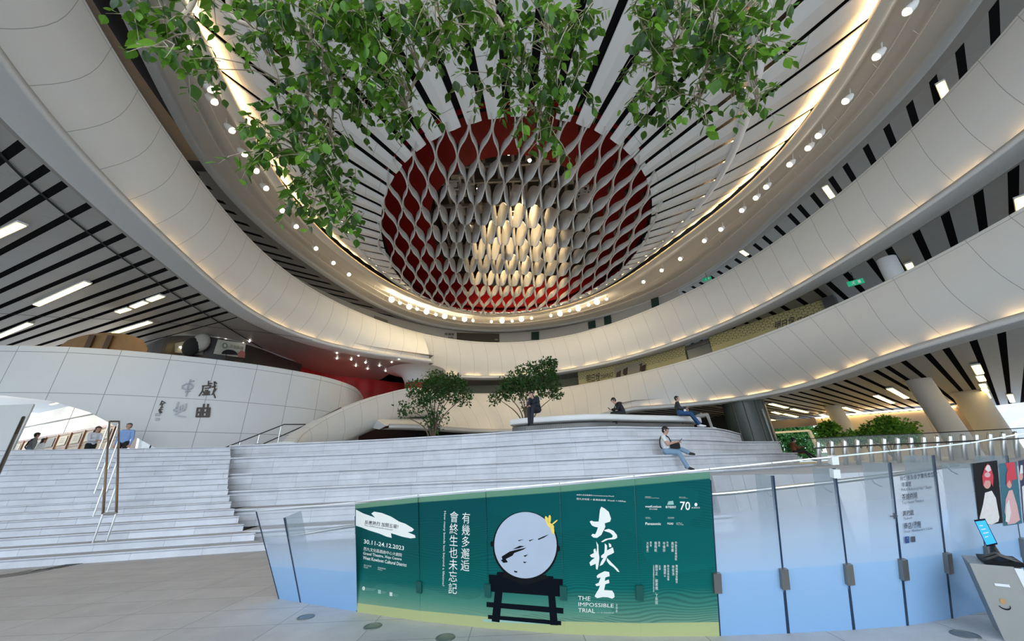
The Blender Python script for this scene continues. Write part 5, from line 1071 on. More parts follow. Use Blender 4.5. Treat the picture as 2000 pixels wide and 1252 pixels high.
# ---------------------------------------------------------------- plants
def leaf_mat(name, cols, trans=0.35):
    g = NT(name, 0.42); w = g.n('TexWhiteNoise', noise_dimensions='3D'); geo = g.n('NewGeometry')
    ri = geo.outputs['Random Per Island']; r = g.n('ValToRGB'); e = r.color_ramp.elements
    while len(e) < len(cols): e.new(0.5)
    for i, (q, c) in enumerate(zip(e, cols)): q.position = i / max(1, len(cols) - 1); q.color = (*c, 1)
    g.l(ri, r.inputs[0]); g.base(r.outputs[0]); g.b.inputs['Specular IOR Level'].default_value = 0.35
    tr = g.n('BsdfTranslucent'); g.l(g.mix(0.5, r.outputs[0], (0.25, 0.5, 0.03)), tr.inputs[0])
    mx = g.n('MixShader'); mx.inputs[0].default_value = trans; g.l(g.b.outputs[0], mx.inputs[1]); g.l(tr.outputs[0], mx.inputs[2])
    g.l(mx.outputs[0], g.t.nodes['Material Output'].inputs[0]); return g.m
M_LEAF = leaf_mat('leaf_backlit', [(0.006, 0.026, 0.004), (0.010, 0.044, 0.005), (0.018, 0.07, 0.007), (0.05, 0.15, 0.012), (0.20, 0.42, 0.045)], 0.36)  # leaf greens; the palest stops paint backlit leaves into the colour
M_LEAFD = leaf_mat('leaf_dark', [(0.008, 0.028, 0.008), (0.014, 0.05, 0.012), (0.022, 0.075, 0.016), (0.035, 0.10, 0.02)], 0.2)
M_LEAFB = leaf_mat('leaf_shrub', [(0.015, 0.06, 0.01), (0.04, 0.15, 0.015), (0.12, 0.32, 0.03), (0.25, 0.5, 0.05)], 0.35)
M_BARK = mat('bark_pale', (0.42, 0.34, 0.25), 0.8, noise=0.25, nscale=20); M_BARKD = mat('bark_brown', (0.14, 0.10, 0.065), 0.85, noise=0.25, nscale=12)
def add_leaf(mb, p, d, n, L, w):
    """one pointed oval leaf: base p, direction d, face normal n"""
    d = d.normalized(); s = d.cross(n)
    if s.length < 1e-4: s = d.cross(V(1, 0.3, 0.2))
    s.normalize(); n = s.cross(d); q = lambda a, b, c=0.0: p + d * L * a + s * w * b + n * L * c
    o = [(0, 0, 0), (0.10, 0.22, 0.02), (0.27, 0.42, 0.03), (0.47, 0.48, 0.03), (0.66, 0.38, 0.01), (0.83, 0.18, -0.02), (1.03, 0, -0.08)]
    o = o + [(a, -b, c) for a, b, c in o[-2:0:-1]]
    mb.add([q(*p) for p in o] + [q(0.48, 0, -0.05)], [(k, (k + 1) % 12, 12) for k in range(12)])
def rv(): return V(R.gauss(0, 1), R.gauss(0, 1), R.gauss(0, 1)).normalized()

# the tree that hangs in over the camera: trunk behind the viewer, limbs reaching forward, drooping twigs
tr_ = thing('overhanging_tree', 'tall tree whose leafy branches hang down across the top of the view', 'tree', (1.2, -2.6, 0))
trunk = [V(1.2, -2.6, 0), V(1.15, -2.55, 1.8), V(1.0, -2.3, 4.0), V(0.8, -1.8, 6.0), V(0.6, -1.2, 7.6)]
MB().tube(spline(trunk, 5), [lerp(0.20, 0.09, k / 20) for k in range(21)], 12).build('trunk', M_BARKD, tr_, True)
CL = [  # photo x, y, half width, half height, twigs, distance
 (290,25,45,30,6,4.2),(330,90,35,35,7,4.2),(395,135,40,30,7,4.2),(370,60,25,30,4,4.4),(480,20,70,25,9,4.4),(470,100,40,30,4,4.2),(560,50,50,45,14,4.2),(640,50,70,50,26,4.0),(740,60,70,60,34,3.9),(700,150,80,50,22,3.9),
 (795,215,24,40,8,3.8),(745,215,45,40,12,3.8),(640,180,55,50,16,4.0),(585,250,60,40,15,3.9),(545,310,45,40,12,3.8),(620,330,50,60,22,3.8),(665,400,35,45,14,3.7),(700,440,14,20,4,3.7),(585,410,30,25,7,3.7),(505,280,20,20,4,3.9),
 (850,40,45,40,15,4.0),(880,110,40,40,12,4.0),(950,50,60,45,18,4.1),(1000,130,50,45,14,4.0),(930,185,22,25,4,3.9),(1065,80,65,70,30,3.9),(1095,170,45,40,12,3.8),(1045,220,45,30,11,3.8),(1075,275,22,22,5,3.7),(1140,60,22,50,7,4.0),
 (1250,30,35,35,9,4.1),(1280,110,50,45,14,4.0),(1350,50,70,45,22,4.0),(1440,50,55,45,16,4.0),(1270,180,40,45,11,3.9),(1365,150,55,50,14,3.9),(1440,140,40,45,10,3.9),(1475,205,16,22,4,3.8),(1362,240,12,22,3,3.8),(1250,245,14,14,3,3.9),(1520,15,40,14,6,4.2),(1490,90,14,20,4,4.0)]
lf = MB(); tw = MB()
def twig(p, L, lean):
    """a thin hanging twig with alternate leaves"""
    n = max(3, int(L / 0.034)); pts = [p.copy()]; d = (V(lean.x, lean.y, -0.35)).normalized()
    for k in range(n):
        d = (d + V(0, 0, -0.13) + rv() * 0.10).normalized(); pts.append(pts[-1] + d * (L / n))
    tw.tube([pts[0], pts[n // 3], pts[2 * n // 3], pts[-1]], [0.0045, 0.0035, 0.0025, 0.001], 4, False)
    for k in range(1, n + 1):
        if R.random() < 0.10: continue
        s = rv(); s = (s - d * s.dot(d)); s.normalize(); dirn = (s * 0.75 + V(0, 0, -0.85) + rv() * 0.2)
        L_ = R.uniform(0.06, 0.105) * (1.1 if k < n * 0.6 else 0.9); add_leaf(lf, pts[k] + s * 0.014, dirn, (s + V(0, -0.5, 0.5) + rv() * 0.6), L_, L_ * 0.80)
anchors = []
for cx, cy, rx, ry, n, dist in CL:
    for _ in range(int(n * 1.45)):
        x, y = cx + R.uniform(-1, 1) * rx, cy + R.uniform(-1, 1) * ry - 26; dd = dist + R.uniform(-0.45, 0.6)
        p = V(0, 0, EYE) + ray(x, y).normalized() * dd; twig(p, R.uniform(0.16, 0.34), V(R.gauss(0, 0.5), R.gauss(0, 0.5), 0)); anchors.append((p, cx, cy))
lf.build('foliage', M_LEAF, tr_, False, 'stuff'); tw.build('twig', M_BARK, tr_, False, 'stuff')
# limbs from the trunk head to the clusters
LIMBS = [[(700,-60,4.6),(700,40,4.3),(690,120,4.1)], [(450,-40,4.8),(500,60,4.5),(535,130,4.3),(548,170,4.2)], [(480,-30,4.8),(600,70,4.4),(645,150,4.2),(650,215,4.0),(640,300,3.9)], [(400,-60,5.0),(350,40,4.6),(300,90,4.4),(262,84,4.4)],
         [(620,-40,4.6),(600,180,4.2),(590,300,3.95),(650,380,3.8)], [(960,-40,4.5),(975,40,4.3),(1008,80,4.2),(1020,170,4.0),(1070,250,3.8)], [(1080,-40,4.4),(1070,60,4.1),(1085,160,3.9)], [(1320,-40,4.6),(1370,30,4.3),(1440,90,4.15),(1480,170,4.0),(1478,215,3.9)], [(1330,-20,4.5),(1335,60,4.2),(1290,150,4.0),(1265,210,3.95)], [(1480,-40,4.7),(1450,40,4.3),(1380,130,4.0),(1362,220,3.85)], [(850,-40,4.5),(860,60,4.2),(800,180,3.95),(795,230,3.85)]]
for L in LIMBS:
    pts = [V(0, 0, EYE) + ray(x, y).normalized() * d for x, y, d in L]; head = trunk[-1] if L[0][0] < 900 else trunk[3]
    mid = head.lerp(pts[0], 0.55) + V(0, 0, 0.5); c = spline([head, mid] + pts, 6); m_ = len(c)
    MB().tube(c, [lerp(0.05, 0.006, (k / (m_ - 1)) ** 0.6) for k in range(m_)], 7).build('branch', M_BARK, tr_, True)
# thin side twigs that join the leaf sprays to the limbs
limbpts = [V(0, 0, EYE) + ray(lerp(a[0], b[0], t), lerp(a[1], b[1], t)).normalized() * lerp(a[2], b[2], t) for L in LIMBS for a, b in zip(L, L[1:]) for t in (0, 0.33, 0.66)]
sw = MB()
for p, cx, cy in anchors:
    if R.random() < 0.55:
        q_ = min(limbpts, key=lambda w: (w - p).length)
        if (q_ - p).length < 1.3: sw.tube([q_, q_.lerp(p, 0.5) + V(0, 0, 0.06), p], [0.007, 0.005, 0.003], 5, False)
sw.build('side_twig', M_BARK, tr_, False, 'stuff')

# multi-stemmed potted trees on the upper plaza, shrubs at the right, street trees outside
def crown(mb, c, r, n, L, flat=1.0, bias=0.75):
    for _ in range(n):
        v = rv(); k = R.random() ** (1 - bias) if bias < 1 else 1; p = c + V(v.x * r.x, v.y * r.y, v.z * r.z) * k
        for _ in range(3):
            d = (v * 0.5 + rv() + V(0, 0, -0.1)); l_ = L * R.uniform(0.7, 1.2); add_leaf(mb, p + rv() * L * 0.7, d, rv() + V(0, 0, 1), l_, l_ * 0.55)
def plaza_tree(label, bx, by, y, blobs, stems, zb=3.15, ml=M_LEAFD, L=0.16, dens=1.0, name='plaza_tree'):
    b = PY(bx, by, y); b.z = zb; t = thing(name, label, 'tree' if name == 'plaza_tree' else 'shrub', b); lm = MB(); s = y / F_PX * 1.06
    for (cx, cy, rx, ry, n) in blobs:
        c = PY(cx, cy, y + R.uniform(-0.5, 0.5)); crown(lm, c, V(rx * s, max(rx, ry) * s * 0.9, ry * s), int(n * dens), L)
    lm.build('foliage', ml, t, False, 'stuff')
    for sx, sy in stems:
        p = PY(sx, sy, y + R.uniform(-0.5, 0.5)); m_ = b.lerp(p, 0.5) + V((b.x - p.x) * 0.15, 0, (p.z - b.z) * 0.1)
        c = spline([b + V(R.uniform(-0.12, 0.12), R.uniform(-0.1, 0.1), 0), m_, p], 6); MB().tube(c, [lerp(0.05, 0.015, k / (len(c) - 1)) for k in range(len(c))], 6).build('stem', M_BARKD, t, True)
    return t
plaza_tree('dark multi-stemmed small tree in front of the white ramp end', 846, 852, 19.5, [(835,760,42,22,230),(870,752,40,22,230),(890,765,30,22,150),(850,735,22,12,60),(880,740,18,10,40),(820,775,18,14,50),(800,795,26,16,60),(790,805,12,10,16),(905,780,20,14,50),(845,795,22,22,60),(858,815,16,20,40),(835,815,14,14,24),(848,838,14,12,24),(825,783,12,8,20)], [(805,800),(820,780),(838,770),(850,760),(865,770),(880,775),(900,780),(795,815),(845,790)])
plaza_tree('taller multi-stemmed tree behind the left end of the white bench', 1030, 822, 19.0, [(1015,745,38,22,220),(1045,735,42,24,260),(1070,750,28,26,160),(1062,718,24,16,110),(1075,708,14,8,40),(1000,760,24,20,90),(985,765,16,12,50),(965,783,10,7,20),(1085,765,14,14,50),(1035,770,25,14,60),(975,775,16,8,30),(1030,790,10,12,16),(1028,805,8,10,14)], [(975,780),(995,775),(1010,765),(1028,760),(1045,755),(1060,765),(1080,775),(1020,770)])
plaza_tree('round bright green shrub beside the slender column', 1620, 872, 24, [(1618,846,15,17,260),(1620,838,11,10,90)], [(1615,850),(1624,846)], 1.28, M_LEAFB, 0.22, 1.0, 'planted_shrub')
plaza_tree('broad dark shrub with bright top between the columns', 1735, 872, 22, [(1735,840,38,18,420),(1700,850,24,12,130),(1772,850,18,14,130),(1733,824,12,10,90),(1790,860,10,10,40),(1665,856,12,12,70),(1685,858,14,10,70)], [(1710,850),(1735,845),(1760,850),(1690,855)], 1.28, M_LEAFB, 0.2, 1.0, 'planted_shrub')
for k, (x, y, d, w_, lb) in enumerate(((1520, 862, 58, 26, 'dense green street tree outside the window, left of the brown coat'), (1566, 858, 56, 26, 'dense green street tree outside the window, right of the brown coat'))):
    b = PY(x, 895, d); b.z = 0; t = thing('street_tree', lb, 'tree', b); mb = MB(); s = d / F_PX; c = PY(x, y, d)
    crown(mb, c, V(w_ * s * 1.2, w_ * s, 30 * s), 1100, 0.42); crown(mb, c + V(0, 0.5, 1.5), V(w_ * s, w_ * s, 14 * s), 350, 0.42); mb.build('foliage', leaf_mat('leaf_street%d' % k, [(0.012, 0.06, 0.02), (0.03, 0.13, 0.035), (0.07, 0.22, 0.06)], 0.3), t, False, 'stuff')
    MB().tube([b, V(c.x, c.y, c.z)], [0.25, 0.12], 8).build('trunk', M_BARKD, t)
# ---------------------------------------------------------------- people
SIT = dict(pelvis=(0,0,.11), chest=(0,.01,.38), neck=(0,.02,.555), head=(0,.05,.73), look=(0,1,-.1), sr=(.175,0,.52), sl=(-.175,0,.52), er=(.23,.10,.27), el=(-.23,.10,.27), hr=(.08,.34,.24), hl=(-.08,.34,.24),
           pr=(.09,.02,.10), pl=(-.09,.02,.10), kr=(.12,.43,.12), kl=(-.12,.43,.12), ar=(.12,.47,-.32), al=(-.12,.47,-.32), tr=(.13,.63,-.37), tl=(-.13,.63,-.37))
STAND = dict(pelvis=(0,0,.95), chest=(0,0,1.24), neck=(0,.0,1.43), head=(0,.03,1.60), look=(0,1,-.05), sr=(.18,0,1.39), sl=(-.18,0,1.39), er=(.235,-.01,1.12), el=(-.235,-.01,1.12), hr=(.23,.05,.87), hl=(-.23,.05,.87),
             pr=(.09,0,.92), pl=(-.09,0,.92), kr=(.10,.02,.50), kl=(-.10,.02,.50), ar=(.10,-.02,.09), al=(-.10,-.02,.09), tr=(.12,.13,.035), tl=(-.12,.13,.035))
M_HAIR = mat('hair_black', (0.012, 0.010, 0.010), 0.5); M_SKINP = mat('skin_light', (0.55, 0.32, 0.23), 0.5); M_EYE = mat('eye_dark', (0.02, 0.015, 0.012), 0.3); M_LIPS = mat('lips', (0.38, 0.14, 0.12), 0.5)
def person(label, pos, face, sc, base, mods, top, pants, shoes, sleeve='long', bulk=1.0, pbulk=1.0, hair='short', bare_ankle=False, eyes=True, cuffs=None):
    J = dict(base); J.update(mods); J = {k: Vector(v) for k, v in J.items()}
    t = thing('person', label, 'person', pos, None)
    fx, fy = face; l_ = math.hypot(fx, fy); f = V(fx / l_, fy / l_, 0); rgt = V(f.y, -f.x, 0)
    Wd = lambda p: Vector(pos) + (rgt * p.x + f * p.y + V(0, 0, p.z)) * sc
    segs = []                              # (a, b, ra, rb, tag)
    def S_(a, b, ra, rb, tg): segs.append((Vector(a), Vector(b), ra, rb, tg))
    P = J; b = bulk; q = pbulk
    S_(P['pelvis'] + V(-.07, 0, 0), P['pelvis'] + V(.07, 0, 0), .115 * q, .115 * q, 2)
    S_(P['pelvis'] + V(0, 0, .06), P['chest'], .125 * b, .13 * b, 1)
    for s in (-1, 1): S_(P['pelvis'] + V(.06 * s, 0, .08), P['chest'] + V(.07 * s, 0, .04), .10 * b, .105 * b, 1)
    S_(P['sl'].lerp(P['neck'], .1), P['sr'].lerp(P['neck'], .1), .07 * b, .07 * b, 1); S_(P['chest'], P['neck'] - V(0, 0, .03), .12 * b, .075, 1)
    S_(P['neck'] - V(0, 0, .02), P['head'] - V(0, 0, .05), .052, .05, 0)
    lk = P['look'].normalized(); sd = lk.cross(V(0, 0, 1)).normalized(); up = sd.cross(lk)
    h = P['head']; S_(h + up * .025 - lk * .012, h + up * .035 + lk * .012, .088, .085, 0); S_(h - up * .045 + lk * .02, h - up * .075 + lk * .04, .064, .045, 0)
    S_(h + lk * .080 + up * .005, h + lk * .095 - up * .020, .010, .013, 0); S_(h + lk * .082 + up * .03 - sd * .03, h + lk * .082 + up * .03 + sd * .03, .014, .014, 0); S_(h + lk * .078 - up * .06 - sd * .012, h + lk * .078 - up * .06 + sd * .012, .014, .014, 0)
    for s in (-1, 1): S_(h + sd * .086 * s - lk * .01 + up * .015, h + sd * .088 * s - lk * .012 - up * .03, .016, .011, 0)
    for s, a, e, w in ((1, 'sr', 'er', 'hr'), (-1, 'sl', 'el', 'hl')):
        u = 1 if sleeve in ('long', 'short') else 0; fo = 1 if sleeve == 'long' else 0
        S_(P[a], P[e], .062 * b, .05 * (b if sleeve == 'long' else 1), 1 if sleeve == 'long' else 4); S_(P[e], P[w], .045 * (b if fo else .95), .031, 1 if fo else 0)
        d = (P[w] - P[e]).normalized(); out = d.cross(V(0, 0, 1)).normalized() if abs(d.z) < .95 else V(1, 0, 0); nrm_ = out.cross(d)
        pc = P[w] + d * .05; S_(P[w] - d * .02, P[w] + d * .01, .028, .028, 0); S_(pc - out * .02, pc + out * .02, .024, .024, 0)
        for k, (o_, ln) in enumerate(((-.032, .062), (-.011, .075), (.011, .07), (.031, .055))):
            r0 = pc + d * .022 + out * o_; r1 = r0 + d * ln * .55 - nrm_ * .008; S_(r0, r1, .0095, .009, 0); S_(r1, r1 + d * ln * .35 - nrm_ * .026, .009, .0075, 0)
        th = P[w] + d * .02 - out * .03 * s; S_(th, th + d * .035 - out * .03 * s, .012, .0105, 0); S_(th + d * .035 - out * .03 * s, th + d * .065 - out * .032 * s - nrm_ * .01, .0105, .009, 0)
    for hp, k, a, to in (('pr', 'kr', 'ar', 'tr'), ('pl', 'kl', 'al', 'tl')):
        S_(P[hp], P[k], .095 * q, .068 * q, 2); end = P[k].lerp(P[a], .86 if bare_ankle else 1.0); S_(P[k], end, .064 * q, (.05 if q <= 1.05 else .058) * q, 2)
        if bare_ankle: S_(end, P[a], .036, .034, 0)
        d = (P[to] - P[a]); S_(P[a] - d * .22 - V(0, 0, .03), P[a] + d * .25 - V(0, 0, .015), .042, .044, 3); S_(P[a] + d * .2 - V(0, 0, .02), P[to], .044, .034, 3)
    mb = MB()
    for a, c, ra, rb, tg in segs:
        a, c = Wd(a), Wd(c); ra *= sc; rb *= sc; d = c - a
        if d.length < 1e-5: d = V(0, 0, 1e-4)
        dn = d.normalized(); n = 6; pts, rr = [], []
        for k in range(4): an = PI / 2 * k / 4; pts.append(a - dn * ra * math.cos(an)); rr.append(max(1e-4, ra * math.sin(an)))
        pts += [a, c]; rr += [ra, rb]
        for k in range(1, 5): an = PI / 2 * k / 4; pts.append(c + dn * rb * math.sin(an)); rr.append(max(1e-4, rb * math.cos(an)))
        mb.tube(pts, rr, 12)
    o = mb.build('tmp_body', M_SKINP); md = o.modifiers.new('r', 'REMESH'); md.mode = 'VOXEL'; md.voxel_size = 0.0098 * sc; sm = o.modifiers.new('s', 'SMOOTH'); sm.factor = .5; sm.iterations = 3
    dg = bpy.context.evaluated_depsgraph_get(); dg.update(); me = bpy.data.meshes.new_from_object(o.evaluated_get(dg)); bpy.data.objects.remove(o)
    me.name = 'body'; me.materials.clear()
    for m in (M_SKINP, top, pants, shoes): me.materials.append(m)
    nf = len(me.polygons); ce = np.zeros(nf * 3); me.polygons.foreach_get('center', ce); ce = ce.reshape(-1, 3); best = np.full(nf, 1e9); tgm = np.zeros(nf, dtype=np.int32)
    for a, c, ra, rb, tg in segs:
        a, c = np.array(Wd(a)), np.array(Wd(c)); d = c - a; tt = np.clip(((ce - a) @ d) / max(1e-9, d @ d), 0, 1); dist = np.linalg.norm(ce - (a + tt[:, None] * d), axis=1) - (ra + (rb - ra) * tt) * sc
        u_ = dist < best; best[u_] = dist[u_]; tgm[u_] = np.where(tt[u_] < .62, 1, 0) if tg == 4 else tg
    me.polygons.foreach_set('material_index', tgm); me.polygons.foreach_set('use_smooth', [True] * nf); me.update()
    bo_ = bpy.data.objects.new('body', me); S.collection.objects.link(bo_); put(bo_, t)
    hb = MB(); rot = Matrix((sd, lk, up)).transposed() if True else None
    R3 = Matrix(((rgt.x, f.x, 0), (rgt.y, f.y, 0), (0, 0, 1))) @ rot
    hc = Wd(h + up * .036 - lk * .016); hb.ball(hc, V(.094, .103, .100) * sc, 14, 10, 0, R3)
    hb.ball(Wd(h - lk * .042 + up * .0), V(.088, .066, .092) * sc, 12, 8, 0, R3)
    for k in range(7):
        a_ = -1.0 + 2.0 * k / 6; hb.ball(Wd(h + lk * .07 * math.cos(a_) + sd * .074 * math.sin(a_) + up * .078), V(.032, .026, .022) * sc, 8, 6, 0, R3)
    if hair == 'long': hb.ball(Wd(h - lk * .05 - up * .12), V(.095, .055, .15) * sc, 12, 8, 0, R3)
    hb.build('hair', M_HAIR, t, True)
    if eyes:
        for s in (-1, 1): MB().ball(Wd(h + lk * .088 + sd * .033 * s + up * .018), V(.013, .006, .007) * sc, 8, 6, 0, R3).build('eye', M_EYE, t, True)
        MB().ball(Wd(h + lk * .086 - up * .05), V(.017, .005, .004) * sc, 8, 6, 0, R3).build('mouth', M_LIPS, t, True)
    if cuffs:
        for w, e in (('hr', 'er'), ('hl', 'el')): pass
    return t, Wd, J, R3
cl = lambda n, c, r=0.8: mat(n, c, r, noise=0.12, nscale=14)
DNAVY = cl('cloth_navy', (0.012, 0.014, 0.024)); WTEE = cl('cloth_white', (0.74, 0.73, 0.72)); DENIM = cl('denim_light', (0.22, 0.33, 0.46)); DENIMD = cl('denim_blue', (0.02, 0.07, 0.19)); BLK = cl('cloth_black', (0.012, 0.012, 0.014)); CHAR = cl('cloth_charcoal', (0.03, 0.034, 0.042))
RUST = cl('cloth_rust', (0.22, 0.075, 0.03)); GREYP = cl('cloth_grey', (0.33, 0.31, 0.28)); SHIRT = cl('cloth_blue', (0.25, 0.40, 0.72)); PALE = cl('cloth_pale', (0.62, 0.66, 0.74)); WSHOE = mat('shoe_white', (0.8, 0.8, 0.8)); BSHOE = mat('shoe_black', (0.012, 0.012, 0.014), 0.4); MARL = cl('cloth_marl', (0.22, 0.23, 0.25))
def phone(label, p, f, up_):
    f = Vector(f).normalized(); t = thing('phone', label, 'phone', p); x = f.cross(V(0, 0, 1)).normalized(); y = (x.cross(f)).normalized() * 0.6 + f * 0.6; y.normalize(); n = x.cross(y)
    MB().obox(Vector(p) - x * .04 - y * .08 - n * .004, x * .08, y * .16, n * .009).build('case', M_PB, t); MB().obox(Vector(p) - x * .036 - y * .074 + n * .0052, x * .072, y * .148, n * .001).build('screen', mat('phone_glass', (0.05, 0.07, 0.09), 0.1), t)
# young man in a white T-shirt on the third tier
sp5 = PZ(1304, 888.5, 1.93)
t, Wd, J, R3 = person('person in white t-shirt and light jeans sitting cross-legged with a black sling bag', sp5, (0.86, -0.5), 1.2, SIT, dict(chest=(0,.0,.38), look=(0,.9,-.42), head=(0,.07,.72), er=(.24,.10,.30), el=(-.24,.12,.30), hr=(.03,.34,.36), hl=(-.04,.36,.34), kr=(.11,.34,.06), ar=(.10,.50,-.36), tr=(.11,.66,-.44), kl=(-.03,.34,.18), al=(.06,.60,.04), tl=(.08,.76,-.02)), WTEE, DENIM, BSHOE, 'short', 1.10, 1.12)
bg_ = thing('sling_bag', 'small black sling bag on the lap of the person in white t-shirt', 'bag', Wd(V(0, .24, .2)))
c_ = Wd(V(0.02, .27, .235)); MB().box(c_, (.34, .15, .19), math.atan2(-0.5, .86)).build('pouch', BLK, bg_); st_ = [Wd(V(*p)) for p in ((-.1, .2, .26), (-.08, .145, .42), (.0, .13, .50), (.1, .07, .56), (.12, -.06, .56), (.06, -.15, .4), (.1, -.12, .2), (.1, .12, .18))]
MB().tube(spline(st_, 5), 0.021, 6).build('strap', BLK, bg_)
MB().box(Wd(V(0.02, .34, .31)), (.2, .01, .012), math.atan2(-0.5, .86)).build('zip', M_STEEL, bg_)
phone('phone held in both hands by the person in white t-shirt', Wd(V(0, .46, .40)), (0.86, -0.5, 0), 1)
eb = MB(); eb.ball(Wd(J['head'] + V(.098, -.0, -.01)), 0.02, 8, 6); eb.tube([Wd(J['head'] + V(.098, 0, -.01)), Wd(J['head'] + V(.1, .03, -.05))], .007, 6); eb.build('earbud', WSHOE, t, True)
# girl in black on the white bench, chin on her hand
fp = PZ(1050, 832, 3.15); sp1 = fp + V(0.03, 0.56, 0.53 + BH)
t, Wd, J, R3 = person('person in dark tracksuit with white shoulder stripes sitting chin in hand', sp1, (-0.5, -0.87), 1.05, SIT, dict(chest=(0,.12,.36), neck=(.0,.22,.50), head=(.03,.30,.645), look=(.05,.9,-.3), sr=(.17,.16,.47), sl=(-.19,.16,.48), er=(.11,.42,.24), hr=(.055,.40,.52), el=(-.22,.30,.25), hl=(.02,.42,.22), kr=(.10,.42,.12), ar=(.08,.48,-.44), tr=(.08,.62,-.50), kl=(-.07,.44,.16), al=(-.02,.52,-.44), tl=(-.08,.68,-.50)), DNAVY, DNAVY, BSHOE, 'long', 1.2, 1.12, 'long')
for s in (-1, 1):
    a_ = J['sr'] if s > 0 else J['sl']; e_ = J['er'] if s > 0 else J['el']; d_ = (e_ - a_); o_ = V(.055 * s, -.0, .045)
    MB().tube([Wd(a_ + V(-.05 * s, 0, .062)), Wd(a_ + V(.02 * s, 0, .068)), Wd(a_ + V(.07 * s, 0, .03)), Wd(a_ + d_ * .35 + V(.066 * s, 0, .0))], .018, 6).build('stripe', WTEE, t)
# boy on the far side of the bench, profile to the left
sp2 = PZ(1216, 808, 3.72); sp2 = V(sp2.x * 1.06, sp2.y * 1.06, 3.72 + BH)
t, Wd, J, R3 = person('person in black hooded jacket bending over a phone behind the white bench', sp2, (-1, -0.12), 1.08, SIT, dict(chest=(0,.10,.37), neck=(0,.20,.51), head=(0,.31,.645), look=(0,.8,-.6), sr=(.17,.13,.48), sl=(-.17,.13,.48), er=(.2,.28,.26), el=(-.2,.28,.26), hr=(.04,.46,.27), hl=(-.05,.46,.27), ar=(.12,.40,-.30), al=(-.12,.40,-.30), tr=(.12,.54,-.36), tl=(-.12,.54,-.36)), BLK, BLK, BSHOE, 'long', 1.1)
phone('phone held out by the person in black hooded jacket', Wd(V(0, .56, .30)), (-1, -.12, 0), 1)
MB().ball(Wd(V(0, .08, .53)), V(.13, .10, .06) * 1.08, 12, 8).build('hood', BLK, t, True); MB().box(Wd(V(.12, .20, .36)), (.10, .06, .13), .1).build('shirt_print', cl('shirt_print', (.4, .42, .4)), t)
# pair at the right end of the bench
fp = PZ(1371, 834, 3.15); fwd = V(0.92, -0.40, 0).normalized(); sp3 = fp - fwd * 0.80 + V(0, 0, 0.57 + BH)
t, Wd, J, R3 = person('person in dark jacket and wide blue jeans leaning back at the bench end', sp3, (0.92, -0.40), 1.08, SIT, dict(chest=(0,-.04,.38), neck=(0,-.05,.56), head=(0,.0,.735), look=(.15,1,0), er=(.25,.02,.28), el=(-.23,.06,.30), hr=(.12,.26,.26), hl=(.0,.30,.32), kr=(.10,.42,.03), ar=(.10,.70,-.48), tr=(.10,.88,-.54), kl=(-.10,.42,.02), al=(-.08,.64,-.48), tl=(-.08,.82,-.54)), CHAR, DENIMD, WSHOE, 'long', 1.06, 1.2, 'short', True)
MB().box(Wd(V(.14, .22, .18)), (.13, .04, .10), 0.4).build('white_cuff', WTEE, t)
fp = PZ(1400, 838, 3.15); sp4 = fp - fwd * 0.74 + V(0.1, 0.15, 0.57 + BH)
t, Wd, J, R3 = person('person in grey trousers and dark top reclining beside the dark glazed drum', sp4, (0.85, -0.52), 1.05, SIT, dict(chest=(.0,-.20,.28), neck=(0,-.32,.36), head=(0,-.44,.46), look=(0,1,0), sr=(.17,-.27,.37), sl=(-.17,-.27,.37), er=(.24,-.12,.2), el=(-.24,-.12,.2), hr=(.10,.12,.22), hl=(-.10,.12,.22), ar=(.12,.50,-.48), al=(-.12,.48,-.48), tr=(.12,.66,-.54), tl=(-.12,.64,-.54)), cl('cloth_teal', (.012, .03, .035)), GREYP, WSHOE, 'long', 1.08, 1.15)
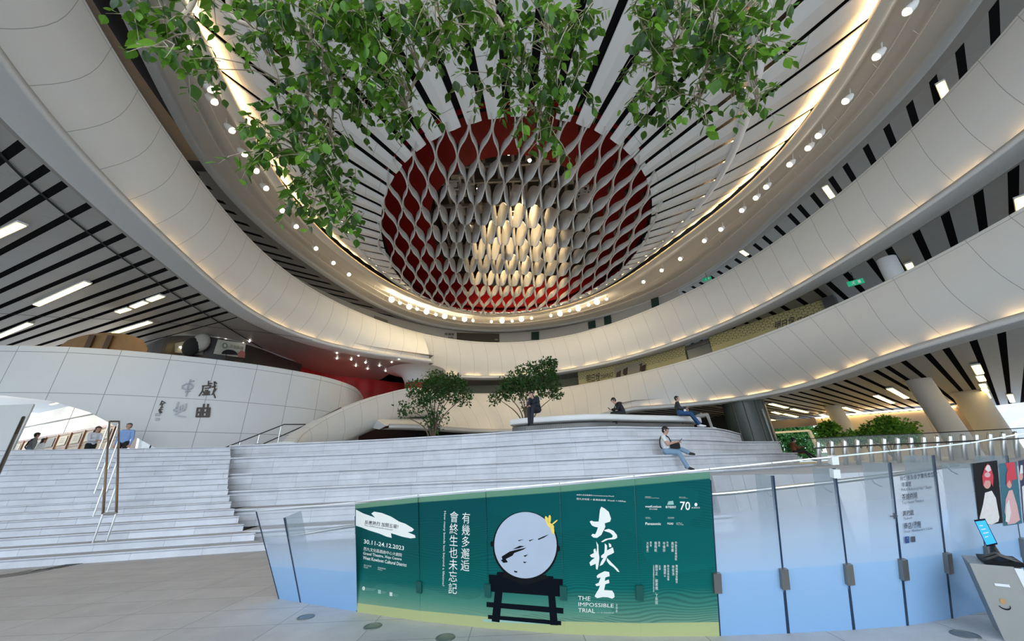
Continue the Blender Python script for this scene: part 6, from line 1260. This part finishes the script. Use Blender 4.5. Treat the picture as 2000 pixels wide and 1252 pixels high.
# brown coat on the lower tier at the right
sp6 = PZ(1553, 885.5, 1.93)
t, Wd, J, R3 = person('person in rust brown coat, dark cap and face mask sitting alone looking at a phone', sp6, (0.97, -0.25), 1.12, SIT, dict(chest=(0,.03,.38), neck=(0,.07,.55), head=(0,.13,.71), look=(0,.9,-.4), er=(.22,.16,.27), el=(-.22,.16,.27), hr=(.05,.42,.33), hl=(-.05,.42,.33), kr=(.09,.46,.10), ar=(.10,.72,-.36), tr=(.1,.9,-.42), kl=(-.06,.48,.16), al=(-.02,.86,-.20), tl=(-.02,1.04,-.26)), RUST, cl('cloth_plum', (.03, .018, .02)), BSHOE, 'long', 1.12)
lk = J['look'].normalized(); cb = MB(); cb.ball(Wd(J['head'] + V(0, -.0, .075)), V(.112, .118, .07) * 1.12, 14, 8, 0, R3); cb.tube([Wd(J['head'] + V(-.06, .10, .045)), Wd(J['head'] + V(0, .15, .035)), Wd(J['head'] + V(.06, .10, .045))], .022, 6); cb.build('cap', BLK, t, True)
MB().ball(Wd(J['head'] + lk * .065 - V(0, 0, .035)), V(.062, .048, .05) * 1.12, 10, 8, 0, R3).build('face_mask', WTEE, t, True)
MB().tube([Wd(V(-.12, .05, .04)), Wd(V(-.10, .36, .06)), Wd(V(-.06, .50, .0))], .10, 8).build('coat_skirt', RUST, t, True)
phone('phone in the hands of the person in rust brown coat', Wd(V(0, .52, .36)), (.97, -.25, 0), 1)
# people on the concourse behind the stair crest
def stand_at(label, hx, hy, d, face, mods, top, pants, **k):
    hd = PD(hx, hy, d); sc = (hd.z - ZC) / 1.72; return person(label, V(hd.x, hd.y, ZC), face, sc, STAND, mods, top, pants, BSHOE, **k)
stand_at('standing person in light blue shirt and black trousers beside the stair handrail', 255, 827, 24.3, (0.45, -1), dict(look=(-.25, 1, 0)), SHIRT, BLK, bulk=1.08)
stand_at('person with dark shoulder hair and pale shirt standing behind the stair handrail', 192, 833, 25.0, (1, -0.2), dict(look=(0, 1, -.25), er=(.22, .16, 1.12), hr=(.12, .36, 1.12), el=(-.22, .16, 1.12), hl=(-.08, .38, 1.12), head=(0, .05, 1.60)), PALE, BLK, hair='long')
t, Wd, J, R3 = stand_at('person seen from behind in a grey top with a dark diagonal bag strap', 73, 845, 25.5, (0.45, 1), dict(), MARL, DENIM, eyes=False, bulk=1.12)
MB().tube([Wd(V(.15, -.02, 1.44)), Wd(V(.08, -.155, 1.30)), Wd(V(-.08, -.165, 1.05)), Wd(V(-.16, -.05, .92))], .02, 6).build('strap', BLK, t)
stand_at('shorter person in a white top seen from behind near the shop windows', 86, 856, 24.6, (0.2, 1), dict(), WTEE, CHAR, eyes=False, hair='long')
